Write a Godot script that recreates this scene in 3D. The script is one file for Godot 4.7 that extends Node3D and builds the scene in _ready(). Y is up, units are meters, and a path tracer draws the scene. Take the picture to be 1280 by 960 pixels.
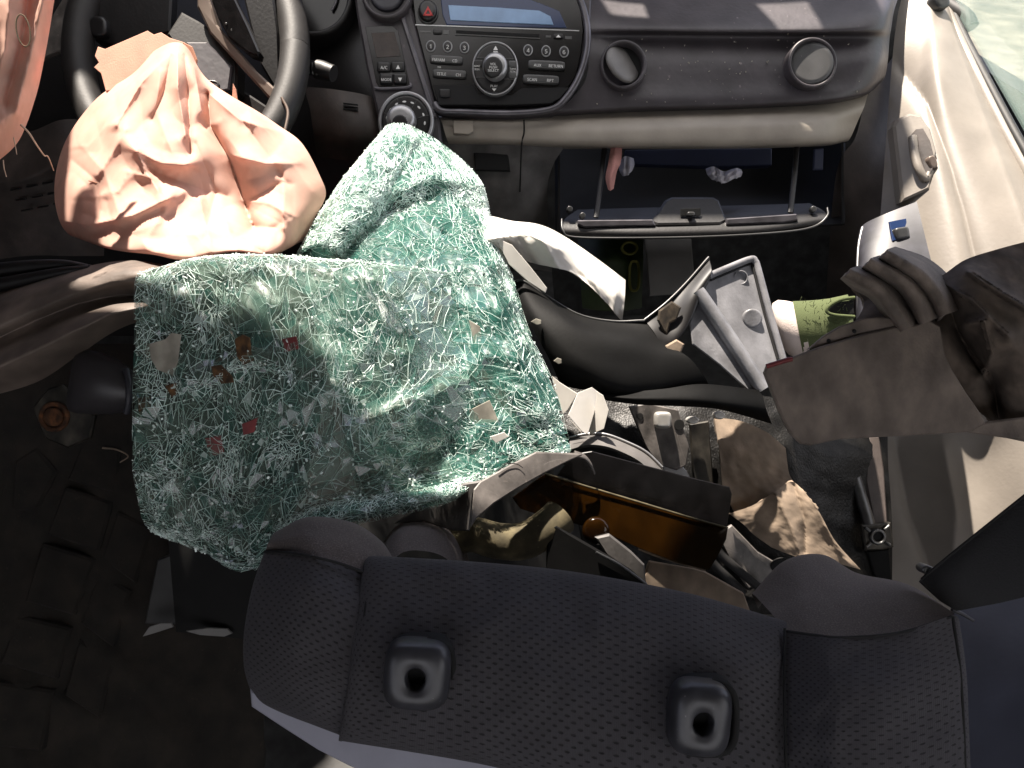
extends Node3D
# A wrecked car's cabin seen from behind the front passenger seat: shattered windscreen over the seats, burst airbags, bare dashboard.

const FOCAL := 967.0
var eye := Vector3(0, 1.25, 0)
var face := Basis()            # the camera's axes; the leaning dash face shares them
var rng := RandomNumberGenerator.new()
var used := {}
var tex := {}
var M := {}

# ---------- small helpers ----------
func at(x: float, y: float, d: float) -> Vector3:
	return eye + face * Vector3((x - 640.0) / FOCAL * d, (480.0 - y) / FOCAL * d, -d)

func numbered(called: String, parent: Node) -> String:
	var key = str(parent.get_instance_id()) + called
	if used.has(key):
		used[key] += 1
		return "%s_%03d" % [called, used[key]]
	used[key] = 0
	return called

func thing(called: String, label: String, category: String, where: Vector3, group := "") -> Node3D:
	var o = Node3D.new()
	o.name = numbered(called, self)
	add_child(o, true)
	o.position = where
	tag(o, label, category, group)
	return o

func tag(o: Node, label: String, category: String, group := "") -> Node:
	o.set_meta("label", label)
	o.set_meta("category", category)
	o.set_meta("kind", "thing")
	if group != "":
		o.set_meta("group", group)
	return o

func world_of(n: Node) -> Vector3:
	var p = Vector3.ZERO
	while n != self:
		p += n.position
		n = n.get_parent()
	return p

class B:
	var st := SurfaceTool.new()
	var lo := Vector3(1e9, 1e9, 1e9)
	var hi := Vector3(-1e9, -1e9, -1e9)
	var V := []                # triangles wait here until the origin is known
	var G := PackedInt32Array()
	var P := PackedVector3Array()
	var U := PackedVector2Array()
	var C := PackedColorArray()
	var colored := false
	var tint := Color(1, 1, 1)
	func tri(a: Vector3, b: Vector3, c: Vector3, g := 0, ua := Vector2.ZERO, ub := Vector2.ZERO, uc := Vector2.ZERO):
		P.append(a); P.append(b); P.append(c)
		U.append(ua); U.append(ub); U.append(uc)
		G.append(g)
		if colored:
			C.append(tint); C.append(tint); C.append(tint)
	func quad(a: Vector3, b: Vector3, c: Vector3, d: Vector3, g := 0, ua := Vector2.ZERO, ub := Vector2.ZERO, uc := Vector2.ZERO, ud := Vector2.ZERO):
		tri(a, b, c, g, ua, ub, uc)
		tri(a, c, d, g, ua, uc, ud)
	func mesh(origin: Vector3) -> ArrayMesh:
		st.begin(Mesh.PRIMITIVE_TRIANGLES)
		for t in G.size():
			st.set_smooth_group(G[t])
			for k in 3:
				var i = t * 3 + k
				if colored:
					st.set_color(C[i])
				st.set_uv(U[i])
				st.add_vertex(P[i] - origin)
		st.generate_normals()
		st.index()
		return st.commit()
	func base() -> Vector3:
		for p in P:
			lo = lo.min(p)
			hi = hi.max(p)
		return Vector3((lo.x + hi.x) / 2, lo.y, (lo.z + hi.z) / 2)

func put(b: B, called: String, m: Material, parent: Node = self) -> MeshInstance3D:
	var o = MeshInstance3D.new()
	var origin = b.base()
	o.mesh = b.mesh(origin)
	o.material_override = m
	o.name = numbered(called, parent)
	parent.add_child(o, true)
	o.position = origin - (Vector3.ZERO if parent == self else world_of(parent))
	return o

func cr1(a, b, c, d, t: float):
	return 0.5 * (2.0 * b + (c - a) * t + (2.0 * a - 5.0 * b + 4.0 * c - d) * t * t + (3.0 * b - a - 3.0 * c + d) * t * t * t)

func rows3(src: Array) -> Array:   # rows of x, y, depth
	var out = []
	for r in src:
		var row = PackedVector3Array()
		for k in range(0, r.size(), 3):
			row.append(Vector3(r[k], r[k + 1], r[k + 2]))
		out.append(row)
	return out

func along(row: PackedVector3Array, u: float) -> Vector3:
	var n = row.size() - 1
	var f = clampf(u, 0, 1) * n
	var i = mini(int(f), n - 1)
	var a = row[i - 1] if i > 0 else row[0] * 2.0 - row[1]
	var d = row[i + 2] if i + 2 <= n else row[n] * 2.0 - row[n - 1]
	return cr1(a, row[i], row[i + 1], d, f - i)

func patch(rows: Array, u: float, v: float) -> Vector3:
	var n = rows.size() - 1
	var f = clampf(v, 0, 1) * n
	var i = mini(int(f), n - 1)
	var b = along(rows[i], u)
	var c = along(rows[i + 1], u)
	var a = along(rows[i - 1], u) if i > 0 else b * 2.0 - c
	var d = along(rows[i + 2], u) if i + 2 <= n else c * 2.0 - b
	return cr1(a, b, c, d, f - i)

func seg_dist(p: Vector2, a: Vector2, b: Vector2) -> Vector2:   # distance, side
	var ab = b - a
	var t = clampf((p - a).dot(ab) / maxf(ab.length_squared(), 1e-6), 0, 1)
	return Vector2((p - a - ab * t).length(), ab.cross(p - a))

func folds(list: Array, x: float, y: float) -> float:   # each: height, width left of the line, width right of it, points
	var p = Vector2(x, y)
	var s = 0.0
	for f in list:
		var q = f[3]
		var best = 1e9
		var side = 0.0
		for k in range(0, q.size() - 2, 2):
			var r = seg_dist(p, Vector2(q[k], q[k + 1]), Vector2(q[k + 2], q[k + 3]))
			if r.x < best:
				best = r.x
				side = r.y / maxf(Vector2(q[k + 2] - q[k], q[k + 3] - q[k + 1]).length() * best, 1e-4)
		s += f[0] * exp(-best / lerpf(f[1], f[2], smoothstep(-0.7, 0.7, side)))
	return s

func sheet(b: B, S: Callable, nu: int, nv: int, thick := 0.0, g := 0, uv := Vector2.ONE):
	var p = PackedVector3Array()
	for j in nv + 1:
		for i in nu + 1:
			p.append(S.call(float(i) / nu, float(j) / nv))
	var w = nu + 1
	var q = PackedVector3Array()
	if thick > 0:
		for j in nv + 1:
			for i in nu + 1:
				var du = p[j * w + mini(i + 1, nu)] - p[j * w + maxi(i - 1, 0)]
				var dv = p[mini(j + 1, nv) * w + i] - p[maxi(j - 1, 0) * w + i]
				q.append(p[j * w + i] - dv.cross(du).normalized() * thick)
	var t = func(i, j): return Vector2(float(i) / nu * uv.x, float(j) / nv * uv.y)
	for j in nv:
		for i in nu:
			var k = j * w + i
			b.quad(p[k], p[k + 1], p[k + w + 1], p[k + w], g, t.call(i, j), t.call(i + 1, j), t.call(i + 1, j + 1), t.call(i, j + 1))
			if thick > 0:
				b.quad(q[k + 1], q[k], q[k + w], q[k + w + 1], g + 1, t.call(i + 1, j), t.call(i, j), t.call(i, j + 1), t.call(i + 1, j + 1))
	if thick > 0:
		for i in nu:
			b.quad(q[i], q[i + 1], p[i + 1], p[i], g + 2, t.call(i, 0), t.call(i + 1, 0), t.call(i + 1, 0), t.call(i, 0))
			var k = nv * w + i
			b.quad(p[k], p[k + 1], q[k + 1], q[k], g + 3, t.call(i, nv), t.call(i + 1, nv), t.call(i + 1, nv), t.call(i, nv))
		for j in nv:
			var k = j * w
			b.quad(q[k], p[k], p[k + w], q[k + w], g + 4, t.call(0, j), t.call(0, j), t.call(0, j + 1), t.call(0, j + 1))
			k = j * w + nu
			b.quad(p[k], q[k], q[k + w], p[k + w], g + 5, t.call(nu, j), t.call(nu, j), t.call(nu, j + 1), t.call(nu, j + 1))

func sheet_of(called: String, rows: Array, nu: int, nv: int, thick: float, m: Material, parent: Node = self, mod = null, uv := Vector2.ONE) -> MeshInstance3D:
	var R = rows3(rows)
	var b = B.new()
	sheet(b, func(u, v):
		var p = patch(R, u, v)
		if mod != null:
			p.z += mod.call(p.x, p.y, u, v)
		return at(p.x, p.y, p.z), nu, nv, thick, 0, uv)
	return put(b, called, m, parent)

func loft(b: B, loops: Array, cap_a := false, cap_b := false, g := 0, closed := true):
	# loops run clockwise as seen from their front end (the last loop)
	var n = loops[0].size()
	for k in loops.size() - 1:
		var a = loops[k]
		var c = loops[k + 1]
		for i in (n if closed else n - 1):
			var j = (i + 1) % n
			b.quad(a[i], c[i], c[j], a[j], g, Vector2(float(i) / n, float(k)), Vector2(float(i) / n, k + 1.0), Vector2(float(i + 1) / n, k + 1.0), Vector2(float(i + 1) / n, float(k)))
	for e in [[cap_a, loops[0], true], [cap_b, loops[-1], false]]:
		if e[0]:
			var mid = Vector3.ZERO
			for p in e[1]:
				mid += p
			mid /= n
			for i in n:
				var p = e[1][i]
				var q = e[1][(i + 1) % n]
				if e[2]:
					b.tri(mid, q, p, g + 7)
				else:
					b.tri(mid, p, q, g + 8)

func oval(w: float, h: float, e: float, n: int) -> PackedVector2Array:   # clockwise with y up
	var out = PackedVector2Array()
	for i in n:
		var a = -TAU * i / n
		var c = cos(a)
		var s = sin(a)
		out.append(Vector2(signf(c) * pow(absf(c), 2.0 / e) * w / 2, signf(s) * pow(absf(s), 2.0 / e) * h / 2))
	return out

func turned(b: B, T: Transform3D, w: float, h: float, e: float, prof: Array, n := 24, cap_a := false, cap_b := true, g := 0):
	# prof: [inset, z] pairs from back to front
	var loops = []
	for q in prof:
		var l = PackedVector3Array()
		for p in oval(maxf(w - 2 * q[0], 1e-5), maxf(h - 2 * q[0], 1e-5), e, n):
			l.append(T * Vector3(p.x, p.y, q[1]))
		loops.append(l)
	loft(b, loops, cap_a, cap_b, g)

func fr(x: float, y: float, d: float, roll := 0.0) -> Transform3D:
	return Transform3D(face * Basis(Vector3(0, 0, 1), roll), at(x, y, d))

func knob(called: String, x: float, y: float, d: float, w: float, h: float, t: float, m: Material, parent: Node, e := 2.0, roll := 0.0, n := 28) -> MeshInstance3D:
	# a raised rounded button; w and h as seen from the eye
	var k = d / FOCAL
	var bev = minf(minf(w, h) * k * 0.16, t * 0.6)
	var b = B.new()
	turned(b, fr(x, y, d, roll), w * k, h * k, e, [[0, -0.004], [0, t - bev], [bev * 0.3, t - bev * 0.3], [bev, t], [bev * 1.6, t]], n)
	return put(b, called, m, parent)

func ring(called: String, x: float, y: float, d: float, w: float, h: float, band: float, t: float, m: Material, parent: Node, e := 2.0, n := 40, deep := 0.004, roll := 0.0) -> MeshInstance3D:
	var k = d / FOCAL
	var r = band * k
	var b = B.new()
	turned(b, fr(x, y, d, roll), w * k, h * k, e, [[0, -deep], [0, t * 0.5], [r * 0.2, t * 0.9], [r * 0.5, t], [r * 0.8, t * 0.9], [r, t * 0.5], [r, -deep]], n, false, false)
	return put(b, called, m, parent)

func plate(called: String, pts: Array, depth, thick: float, m: Material, parent: Node = self, bev := 1.2, uvm := 1.0) -> MeshInstance3D:
	# a flat or gently bent piece: outline seen from the eye, its own distance, thickness and chamfered edge
	var q = PackedVector2Array()
	for k in range(0, pts.size(), 2):
		q.append(Vector2(pts[k], pts[k + 1]))
	var area = 0.0
	for i in q.size():
		area += q[i].cross(q[(i + 1) % q.size()])
	if area < 0:
		q.reverse()
	var n = q.size()
	var ins = PackedVector2Array()
	for i in n:
		var e0 = (q[i] - q[(i - 1 + n) % n]).normalized()
		var e1 = (q[(i + 1) % n] - q[i]).normalized()
		var n0 = Vector2(-e0.y, e0.x)
		var n1 = Vector2(-e1.y, e1.x)
		var mm = (n0 + n1)
		mm = mm / maxf(mm.length_squared() / 2.0, 0.4)
		ins.append(q[i] + mm * bev)
	var dep = func(p: Vector2) -> float: return depth.call(p.x, p.y) if depth is Callable else float(depth)
	var F = -face.z
	var fo = []
	var ou = []
	var ba = []
	for i in n:
		var d = dep.call(q[i])
		var di = dep.call(ins[i])
		var c = minf(bev * d / FOCAL, thick * 0.5)
		fo.append(at(ins[i].x, ins[i].y, di))
		ou.append(at(q[i].x, q[i].y, d) + F * c)
		ba.append(at(q[i].x, q[i].y, d) + F * thick)
	var b = B.new()
	var tr = Geometry2D.triangulate_polygon(ins)
	if tr.is_empty():
		tr = Geometry2D.triangulate_polygon(q)
	for k in range(0, tr.size(), 3):
		var i0 = tr[k]
		var i1 = tr[k + 1]
		var i2 = tr[k + 2]
		if (q[i1] - q[i0]).cross(q[i2] - q[i0]) < 0:
			var s = i1
			i1 = i2
			i2 = s
		b.tri(fo[i0], fo[i1], fo[i2], 0, q[i0] * 0.001 * uvm, q[i1] * 0.001 * uvm, q[i2] * 0.001 * uvm)
		b.tri(ba[i0], ba[i2], ba[i1], 1)
	for i in n:
		var j = (i + 1) % n
		b.quad(ou[i], ou[j], fo[j], fo[i], -1)
		b.quad(ba[i], ba[j], ou[j], ou[i], -1)
	return put(b, called, m, parent)

func smooth_line(pts: Array, per := 6) -> PackedVector3Array:
	var row = PackedVector3Array(pts)
	var n = (pts.size() - 1) * per
	var out = PackedVector3Array()
	for i in n + 1:
		out.append(along(row, float(i) / n))
	return out

func tube(b: B, line: PackedVector3Array, r0: float, r1: float, n := 10, flat := 1.0, g := 0):
	var loops = []
	var up = Vector3.UP
	for i in line.size():
		var t = (line[mini(i + 1, line.size() - 1)] - line[maxi(i - 1, 0)]).normalized()
		if absf(t.dot(up)) > 0.95:
			up = Vector3(1, 0, 0)
		var s = t.cross(up).normalized()
		var w = s.cross(t).normalized()
		up = w
		var r = lerpf(r0, r1, float(i) / (line.size() - 1))
		var l = PackedVector3Array()
		for k in n:
			var a = -TAU * k / n
			l.append(line[i] + s * cos(a) * r + w * sin(a) * r * flat)
		loops.append(l)
	loft(b, loops, true, true, g)

func rod(called: String, pts: Array, r0: float, r1: float, m: Material, parent: Node = self, n := 10, per := 6, flat := 1.0) -> MeshInstance3D:
	var line = []
	for k in range(0, pts.size(), 3):
		line.append(at(pts[k], pts[k + 1], pts[k + 2]))
	var b = B.new()
	tube(b, smooth_line(line, per), r0, r1, n, flat)
	return put(b, called, m, parent)

func slab(called: String, lo: Vector3, hi: Vector3, m: Material, parent: Node = self) -> MeshInstance3D:
	var b = B.new()
	box(b, Transform3D(Basis(), (lo + hi) / 2), hi - lo)
	return put(b, called, m, parent)

func box(b: B, T: Transform3D, s: Vector3):
	var c = []
	for k in 8:
		c.append(T * Vector3(s.x * ((k & 1) - 0.5), s.y * (((k >> 1) & 1) - 0.5), s.z * (((k >> 2) & 1) - 0.5)))
	for f in [[4, 6, 7, 5], [1, 3, 2, 0], [0, 2, 6, 4], [5, 7, 3, 1], [6, 2, 3, 7], [0, 4, 5, 1]]:
		b.quad(c[f[0]], c[f[1]], c[f[2]], c[f[3]], -1)

var face_font: SystemFont
func words(text: String, x: float, y: float, d: float, high: float, m: Material, parent: Node, roll := 0.0, wide := 1.0):
	# raised print; high is the height of a capital as seen from the eye
	var t = TextMesh.new()
	t.text = text
	t.font = face_font
	t.font_size = 24
	t.pixel_size = high * d / FOCAL / 17.0
	t.depth = 0.0002
	t.curve_step = 2.0
	var o = MeshInstance3D.new()
	o.mesh = t
	o.material_override = m
	o.name = numbered("lettering", parent)
	parent.add_child(o, true)
	o.transform = Transform3D(face * Basis(Vector3(0, 0, 1), roll) * Basis.from_scale(Vector3(wide, 1, 1)), at(x, y, d) - world_of(parent))
	return o

# ---------- materials ----------
func lin(c: Color) -> Color:
	return c.linear_to_srgb()

func noise(name: String, kind: int, freq: float, oct: int, lo: float, hi: float, normal := false, size := 512, strength := 4.0, cell := 0):
	var n = FastNoiseLite.new()
	n.seed = hash(name) % 10000
	n.noise_type = kind
	n.frequency = freq
	n.fractal_octaves = oct
	if cell > 0:
		n.cellular_return_type = cell
	var t = NoiseTexture2D.new()
	t.width = size
	t.height = size
	t.seamless = true
	t.noise = n
	if normal:
		t.as_normal_map = true
		t.bump_strength = strength
	else:
		var g = Gradient.new()
		g.set_color(0, Color(lo, lo, lo))
		g.set_color(1, Color(hi, hi, hi))
		t.color_ramp = g
	tex[name] = t
	return t

func make_mat(name: String, c: Color, rough: float, opt := {}) -> StandardMaterial3D:
	var m = StandardMaterial3D.new()
	var k = opt.get("gain", 1.0)
	m.albedo_color = lin(Color(c.r * k, c.g * k, c.b * k, 1))
	if c.a < 1:
		m.albedo_color.a = c.a
		m.transparency = BaseMaterial3D.TRANSPARENCY_ALPHA
	m.roughness = rough
	m.metallic = opt.get("metal", 0.0)
	m.metallic_specular = opt.get("spec", 0.5)
	m.cull_mode = BaseMaterial3D.CULL_DISABLED
	if opt.has("tex"):
		m.albedo_texture = tex[opt.tex]
	if opt.has("nrm"):
		m.normal_enabled = true
		m.normal_texture = tex[opt.nrm]
		m.normal_scale = opt.get("bump", 1.0)
	if opt.has("rtex"):
		m.roughness_texture = tex[opt.rtex]
	if not opt.has("uv"):
		m.uv1_triplanar = true
		m.uv1_world_triplanar = true
		m.uv1_scale = Vector3.ONE * opt.get("scale", 4.0)
	else:
		m.uv1_scale = opt.uv
	if opt.has("rim"):
		m.rim_enabled = true
		m.rim = opt.rim
		m.rim_tint = 0.6
	if opt.has("back"):
		m.backlight_enabled = true
		m.backlight = lin(opt.back)
	if opt.has("vcol"):
		m.vertex_color_use_as_albedo = true
	M[name] = m
	return m

func speck_image(seed_: int, base: float, vary: float, specks: int, bright: float, scratches: int) -> ImageTexture:
	var r = RandomNumberGenerator.new()
	r.seed = seed_
	var n = FastNoiseLite.new()
	n.seed = seed_
	n.frequency = 0.012
	n.fractal_octaves = 5
	var src = n.get_seamless_image(512, 512)
	var im = Image.create(512, 512, false, Image.FORMAT_RGB8)
	for y in 512:
		for x in 512:
			var v = base + vary * (src.get_pixel(x, y).r - 0.5)
			im.set_pixel(x, y, Color(v, v, v))
	for k in specks:
		var x = r.randi() % 512
		var y = r.randi() % 512
		var v = lerpf(base, bright, r.randf())
		var s = 1 if r.randf() < 0.75 else 2 + (r.randi() % 3)
		for j in s:
			for i in s:
				if s < 3 or r.randf() < 0.7:
					im.set_pixel((x + i) % 512, (y + j) % 512, Color(v, v * 0.98, v * 0.95))
	for k in scratches:
		var p = Vector2(r.randf() * 512, r.randf() * 512)
		var d = Vector2.from_angle(r.randf() * TAU)
		var v = lerpf(base, bright, r.randf() * 0.6)
		for i in 10 + r.randi() % 50:
			p += d
			d = d.rotated(r.randf_range(-0.05, 0.05))
			im.set_pixel(posmod(int(p.x), 512), posmod(int(p.y), 512), Color(v, v, v))
	return ImageTexture.create_from_image(im)

func fabric_images():
	# spacer fabric: staggered lens-shaped dimples
	var W = 64
	var H = 64
	var hgt = Image.create(W, H, false, Image.FORMAT_RGB8)
	var alb = Image.create(W, H, false, Image.FORMAT_RGB8)
	var r = RandomNumberGenerator.new()
	r.seed = 5
	for y in H:
		for x in W:
			var best = 9.0
			for c in [Vector2(16, 16), Vector2(48, 48), Vector2(48, -16), Vector2(-16, 48), Vector2(80, 16), Vector2(16, 80)]:
				var q = Vector2(absf(x - c.x) / 15.0, absf(y - c.y) / 9.0)
				best = minf(best, q.length())
			var dip = smoothstep(0.45, 1.0, best)
			var weave = 0.5 + 0.5 * sin(x * TAU / 8.0 + (PI if (y / 4) % 2 == 0 else 0.0)) * sin(y * TAU / 8.0)
			var h = 0.25 + 0.6 * dip + 0.12 * weave
			hgt.set_pixel(x, y, Color(h, h, h))
			var a = (0.55 + 0.35 * dip) * (0.85 + 0.15 * weave) * r.randf_range(0.9, 1.08)
			alb.set_pixel(x, y, Color(a, a, a))
	hgt.bump_map_to_normal_map(6.0)
	tex.mesh_normal = ImageTexture.create_from_image(hgt)
	tex.mesh_albedo = ImageTexture.create_from_image(alb)

func materials():
	face_font = SystemFont.new()
	face_font.font_names = PackedStringArray(["Droid Sans"])
	noise("grain", FastNoiseLite.TYPE_CELLULAR, 0.09, 2, 0, 1, true, 512, 3.0)
	noise("fine", FastNoiseLite.TYPE_SIMPLEX_SMOOTH, 0.12, 4, 0, 1, true, 512, 3.0)
	noise("crumple", FastNoiseLite.TYPE_CELLULAR, 0.02, 3, 0, 1, true, 512, 10.0)
	noise("mottle", FastNoiseLite.TYPE_SIMPLEX_SMOOTH, 0.01, 6, 0.55, 1.0)
	noise("soft", FastNoiseLite.TYPE_SIMPLEX_SMOOTH, 0.006, 5, 0.82, 1.0)
	noise("grime", FastNoiseLite.TYPE_SIMPLEX_SMOOTH, 0.014, 7, 0.05, 1.0)
	noise("fibre", FastNoiseLite.TYPE_CELLULAR, 0.2, 3, 0.45, 1.0)
	tex.dust = speck_image(11, 0.42, 0.16, 150, 1.0, 10)
	tex.dirt = speck_image(23, 0.55, 0.5, 420, 1.0, 40)
	fabric_images()
	make_mat("dash", Color(0.135, 0.118, 0.132), 0.46, {"tex": "dust", "gain": 2.4, "nrm": "grain", "bump": 0.12, "scale": 2.6})
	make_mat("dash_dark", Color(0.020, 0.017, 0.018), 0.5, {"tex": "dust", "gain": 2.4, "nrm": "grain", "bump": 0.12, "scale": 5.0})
	make_mat("gloss_black", Color(0.012, 0.011, 0.012), 0.22, {"tex": "dirt", "gain": 1.8, "scale": 6.0})
	make_mat("black", Color(0.006, 0.0055, 0.006), 0.8, {"tex": "mottle"})
	make_mat("void", Color(0.004, 0.004, 0.004), 0.9)
	make_mat("key_black", Color(0.035, 0.033, 0.035), 0.35, {"tex": "dust", "gain": 2.2, "scale": 7.0})
	make_mat("key_grey", Color(0.10, 0.10, 0.10), 0.35, {"metal": 0.5, "tex": "soft"})
	make_mat("silver", Color(0.50, 0.50, 0.51), 0.36, {"metal": 0.7, "tex": "soft"})
	make_mat("trim_silver", Color(0.20, 0.19, 0.21), 0.34, {"metal": 0.55, "tex": "mottle"})
	make_mat("print", Color(0.75, 0.75, 0.73), 0.5)
	make_mat("red_print", Color(0.45, 0.03, 0.03), 0.5)
	make_mat("lcd", Color(0.22, 0.36, 0.58), 0.12, {"tex": "soft", "scale": 9.0})
	make_mat("lcd_edge", Color(0.015, 0.030, 0.085), 0.15)
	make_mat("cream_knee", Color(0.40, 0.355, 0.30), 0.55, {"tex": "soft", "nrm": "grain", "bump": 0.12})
	make_mat("grey_knee", Color(0.16, 0.15, 0.145), 0.6, {"tex": "mottle", "nrm": "grain", "bump": 0.12})
	make_mat("vent_pale", Color(0.62, 0.59, 0.57), 0.5, {"tex": "dust", "gain": 1.6})
	make_mat("vent_grey", Color(0.26, 0.26, 0.265), 0.45, {"tex": "dust", "gain": 1.8})
	make_mat("crack_soft", Color(0.46, 0.62, 0.55), 0.3)
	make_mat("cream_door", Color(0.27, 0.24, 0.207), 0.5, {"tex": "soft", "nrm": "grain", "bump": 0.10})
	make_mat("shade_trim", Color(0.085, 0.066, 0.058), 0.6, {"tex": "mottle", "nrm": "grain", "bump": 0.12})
	make_mat("switch_panel", Color(0.06, 0.06, 0.075), 0.5, {"metal": 0.0, "tex": "mottle", "scale": 6.0})
	make_mat("airbag", Color(0.90, 0.57, 0.45), 0.8, {"tex": "soft", "nrm": "fine", "bump": 0.05, "scale": 7.0, "back": Color(0.55, 0.22, 0.12)})
	make_mat("airbag_flap", Color(0.62, 0.31, 0.21), 0.75, {"tex": "soft", "nrm": "fine", "bump": 0.3, "scale": 7.0})
	make_mat("seam", Color(0.50, 0.24, 0.15), 0.8)
	make_mat("ink", Color(0.12, 0.09, 0.05), 0.8)
	make_mat("thread", Color(0.55, 0.40, 0.30), 0.8)
	make_mat("leather", Color(0.040, 0.034, 0.031), 0.6, {"tex": "dust", "gain": 2.2, "nrm": "grain", "bump": 0.12, "scale": 6.0})
	make_mat("spoke", Color(0.22, 0.17, 0.14), 0.4, {"tex": "soft", "metal": 0.3})
	make_mat("paper", Color(0.78, 0.75, 0.70), 0.6, {"tex": "soft", "nrm": "crumple", "bump": 0.04, "scale": 5.0, "back": Color(0.35, 0.33, 0.29)})
	make_mat("black_plastic", Color(0.008, 0.008, 0.008), 0.65, {"tex": "mottle", "nrm": "fine", "bump": 0.05, "scale": 3.0, "spec": 0.25})
	make_mat("tray", Color(0.36, 0.36, 0.38), 0.38, {"tex": "mottle", "nrm": "fine", "bump": 0.15, "scale": 5.0})
	make_mat("mud", Color(0.16, 0.12, 0.08), 0.9, {"tex": "grime", "scale": 9.0})
	make_mat("sock_white", Color(0.75, 0.64, 0.58), 0.85, {"tex": "soft", "nrm": "fine", "bump": 0.5, "scale": 9.0})
	make_mat("sock_green", Color(0.16, 0.20, 0.075), 0.95, {"tex": "fibre", "nrm": "grain", "bump": 0.5, "scale": 16.0})
	make_mat("torn_trim", Color(0.25, 0.20, 0.163), 0.8, {"tex": "mottle", "nrm": "fine", "bump": 0.4, "scale": 6.0, "rim": 0.3})
	make_mat("torn_inside", Color(0.17, 0.13, 0.10), 0.9, {"tex": "mottle", "nrm": "fine", "bump": 0.12, "scale": 8.0})
	make_mat("grey_trim", Color(0.30, 0.27, 0.25), 0.5, {"tex": "dirt", "gain": 1.4, "nrm": "grain", "bump": 0.12, "scale": 5.0})
	make_mat("amber", Color(0.022, 0.0085, 0.001, 0.9), 0.12, {"tex": "mottle", "scale": 6.0})
	make_mat("foam", Color(0.22, 0.18, 0.095), 0.85, {"tex": "dirt", "gain": 1.4, "nrm": "fine", "bump": 0.12, "scale": 6.0})
	make_mat("felt", Color(0.34, 0.26, 0.19), 0.95, {"tex": "mottle", "gain": 1.15, "nrm": "fine", "bump": 0.1, "scale": 5.0})
	make_mat("pan_metal", Color(0.018, 0.017, 0.016), 0.42, {"tex": "grime", "gain": 1.5, "metal": 0.5, "nrm": "fine", "bump": 0.4, "scale": 5.0})
	make_mat("steel", Color(0.20, 0.20, 0.20), 0.4, {"metal": 0.8, "tex": "mottle"})
	make_mat("bolt_bright", Color(0.72, 0.70, 0.66), 0.35, {"metal": 0.5, "tex": "soft"})
	make_mat("bracket_dark", Color(0.085, 0.075, 0.06), 0.5, {"tex": "grime", "gain": 1.5, "metal": 0.5})
	make_mat("webbing", Color(0.018, 0.017, 0.018), 0.7, {"tex": "fibre", "nrm": "fine", "bump": 0.6, "scale": 9.0})
	make_mat("floor_felt", Color(0.026, 0.020, 0.0145), 0.95, {"tex": "dirt", "gain": 1.7, "nrm": "fine", "bump": 0.25, "scale": 4.0})
	make_mat("roll_lit", Color(0.20, 0.155, 0.128), 0.6, {"tex": "mottle", "gain": 1.1, "nrm": "fine", "bump": 0.1, "scale": 4.0})
	make_mat("rust", Color(0.16, 0.06, 0.02), 0.9, {"tex": "grime", "gain": 1.4, "scale": 12.0})
	make_mat("seat", Color(0.044, 0.041, 0.046), 0.9, {"tex": "mesh_albedo", "nrm": "mesh_normal", "gain": 1.5, "uv": Vector3.ONE, "bump": 1.0, "rim": 0.25})
	make_mat("grip_vinyl", Color(0.035, 0.032, 0.035), 0.42, {"nrm": "grain", "bump": 0.15, "scale": 9.0})
	make_mat("seat_plain", Color(0.19, 0.158, 0.148), 0.9, {"tex": "fibre", "nrm": "fine", "bump": 0.35, "scale": 8.0, "rim": 0.3})
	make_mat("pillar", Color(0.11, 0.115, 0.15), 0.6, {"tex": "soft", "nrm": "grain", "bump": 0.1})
	make_mat("seat_back", Color(0.30, 0.30, 0.36), 0.6, {"tex": "soft", "nrm": "grain", "bump": 0.12})
	make_mat("bush", Color(0.10, 0.10, 0.115), 0.36, {"tex": "dust", "gain": 2.2, "scale": 8.0})
	make_mat("pink_cloth", Color(0.50, 0.24, 0.21), 0.9, {"tex": "soft", "nrm": "fine", "bump": 0.4})
	make_mat("blue_book", Color(0.018, 0.024, 0.06), 0.6, {"tex": "soft"})
	make_mat("tissue", Color(0.55, 0.53, 0.58), 0.9, {"tex": "soft"})
	make_mat("grey_card", Color(0.2, 0.195, 0.19), 0.8, {"tex": "soft"})
	make_mat("green_bag", Color(0.05, 0.08, 0.02), 0.6, {"tex": "mottle"})
	make_mat("yellow_mark", Color(0.16, 0.15, 0.025), 0.6)
	make_mat("leaf", Color(0.20, 0.095, 0.03), 0.85, {"tex": "grime", "gain": 1.4, "scale": 14.0})
	make_mat("red_scrap", Color(0.30, 0.035, 0.035), 0.5, {"tex": "mottle", "scale": 9.0})
	make_mat("cream_scrap", Color(0.56, 0.52, 0.43), 0.8, {"tex": "mottle", "scale": 7.0})
	make_mat("seal", Color(0.016, 0.016, 0.016), 0.6, {"tex": "mottle"})
	make_mat("pane", Color(0.55, 0.75, 0.68, 0.22), 0.03)
	make_mat("shell", Color(0.05, 0.05, 0.05), 0.7, {"tex": "mottle"})
	make_mat("headliner", Color(0.16, 0.15, 0.14), 0.9, {"tex": "soft"})
	make_mat("yard", Color(0.22, 0.20, 0.15), 0.9, {"tex": "mottle", "scale": 0.5})
	# broken laminated glass: green interlayer, clear shards, frosted crack walls
	make_mat("film_grey", Color(0.28, 0.42, 0.34, 0.52), 0.35, {"tex": "mottle", "scale": 6.0})
	make_mat("film", Color(0.085, 0.34, 0.275, 0.48), 0.35, {"tex": "mottle", "scale": 6.0})
	make_mat("shard_grey", Color(0.20, 0.30, 0.245, 0.13), 0.06, {"spec": 0.8})
	make_mat("shard", Color(0.12, 0.34, 0.28, 0.16), 0.06, {"spec": 0.8})
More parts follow.
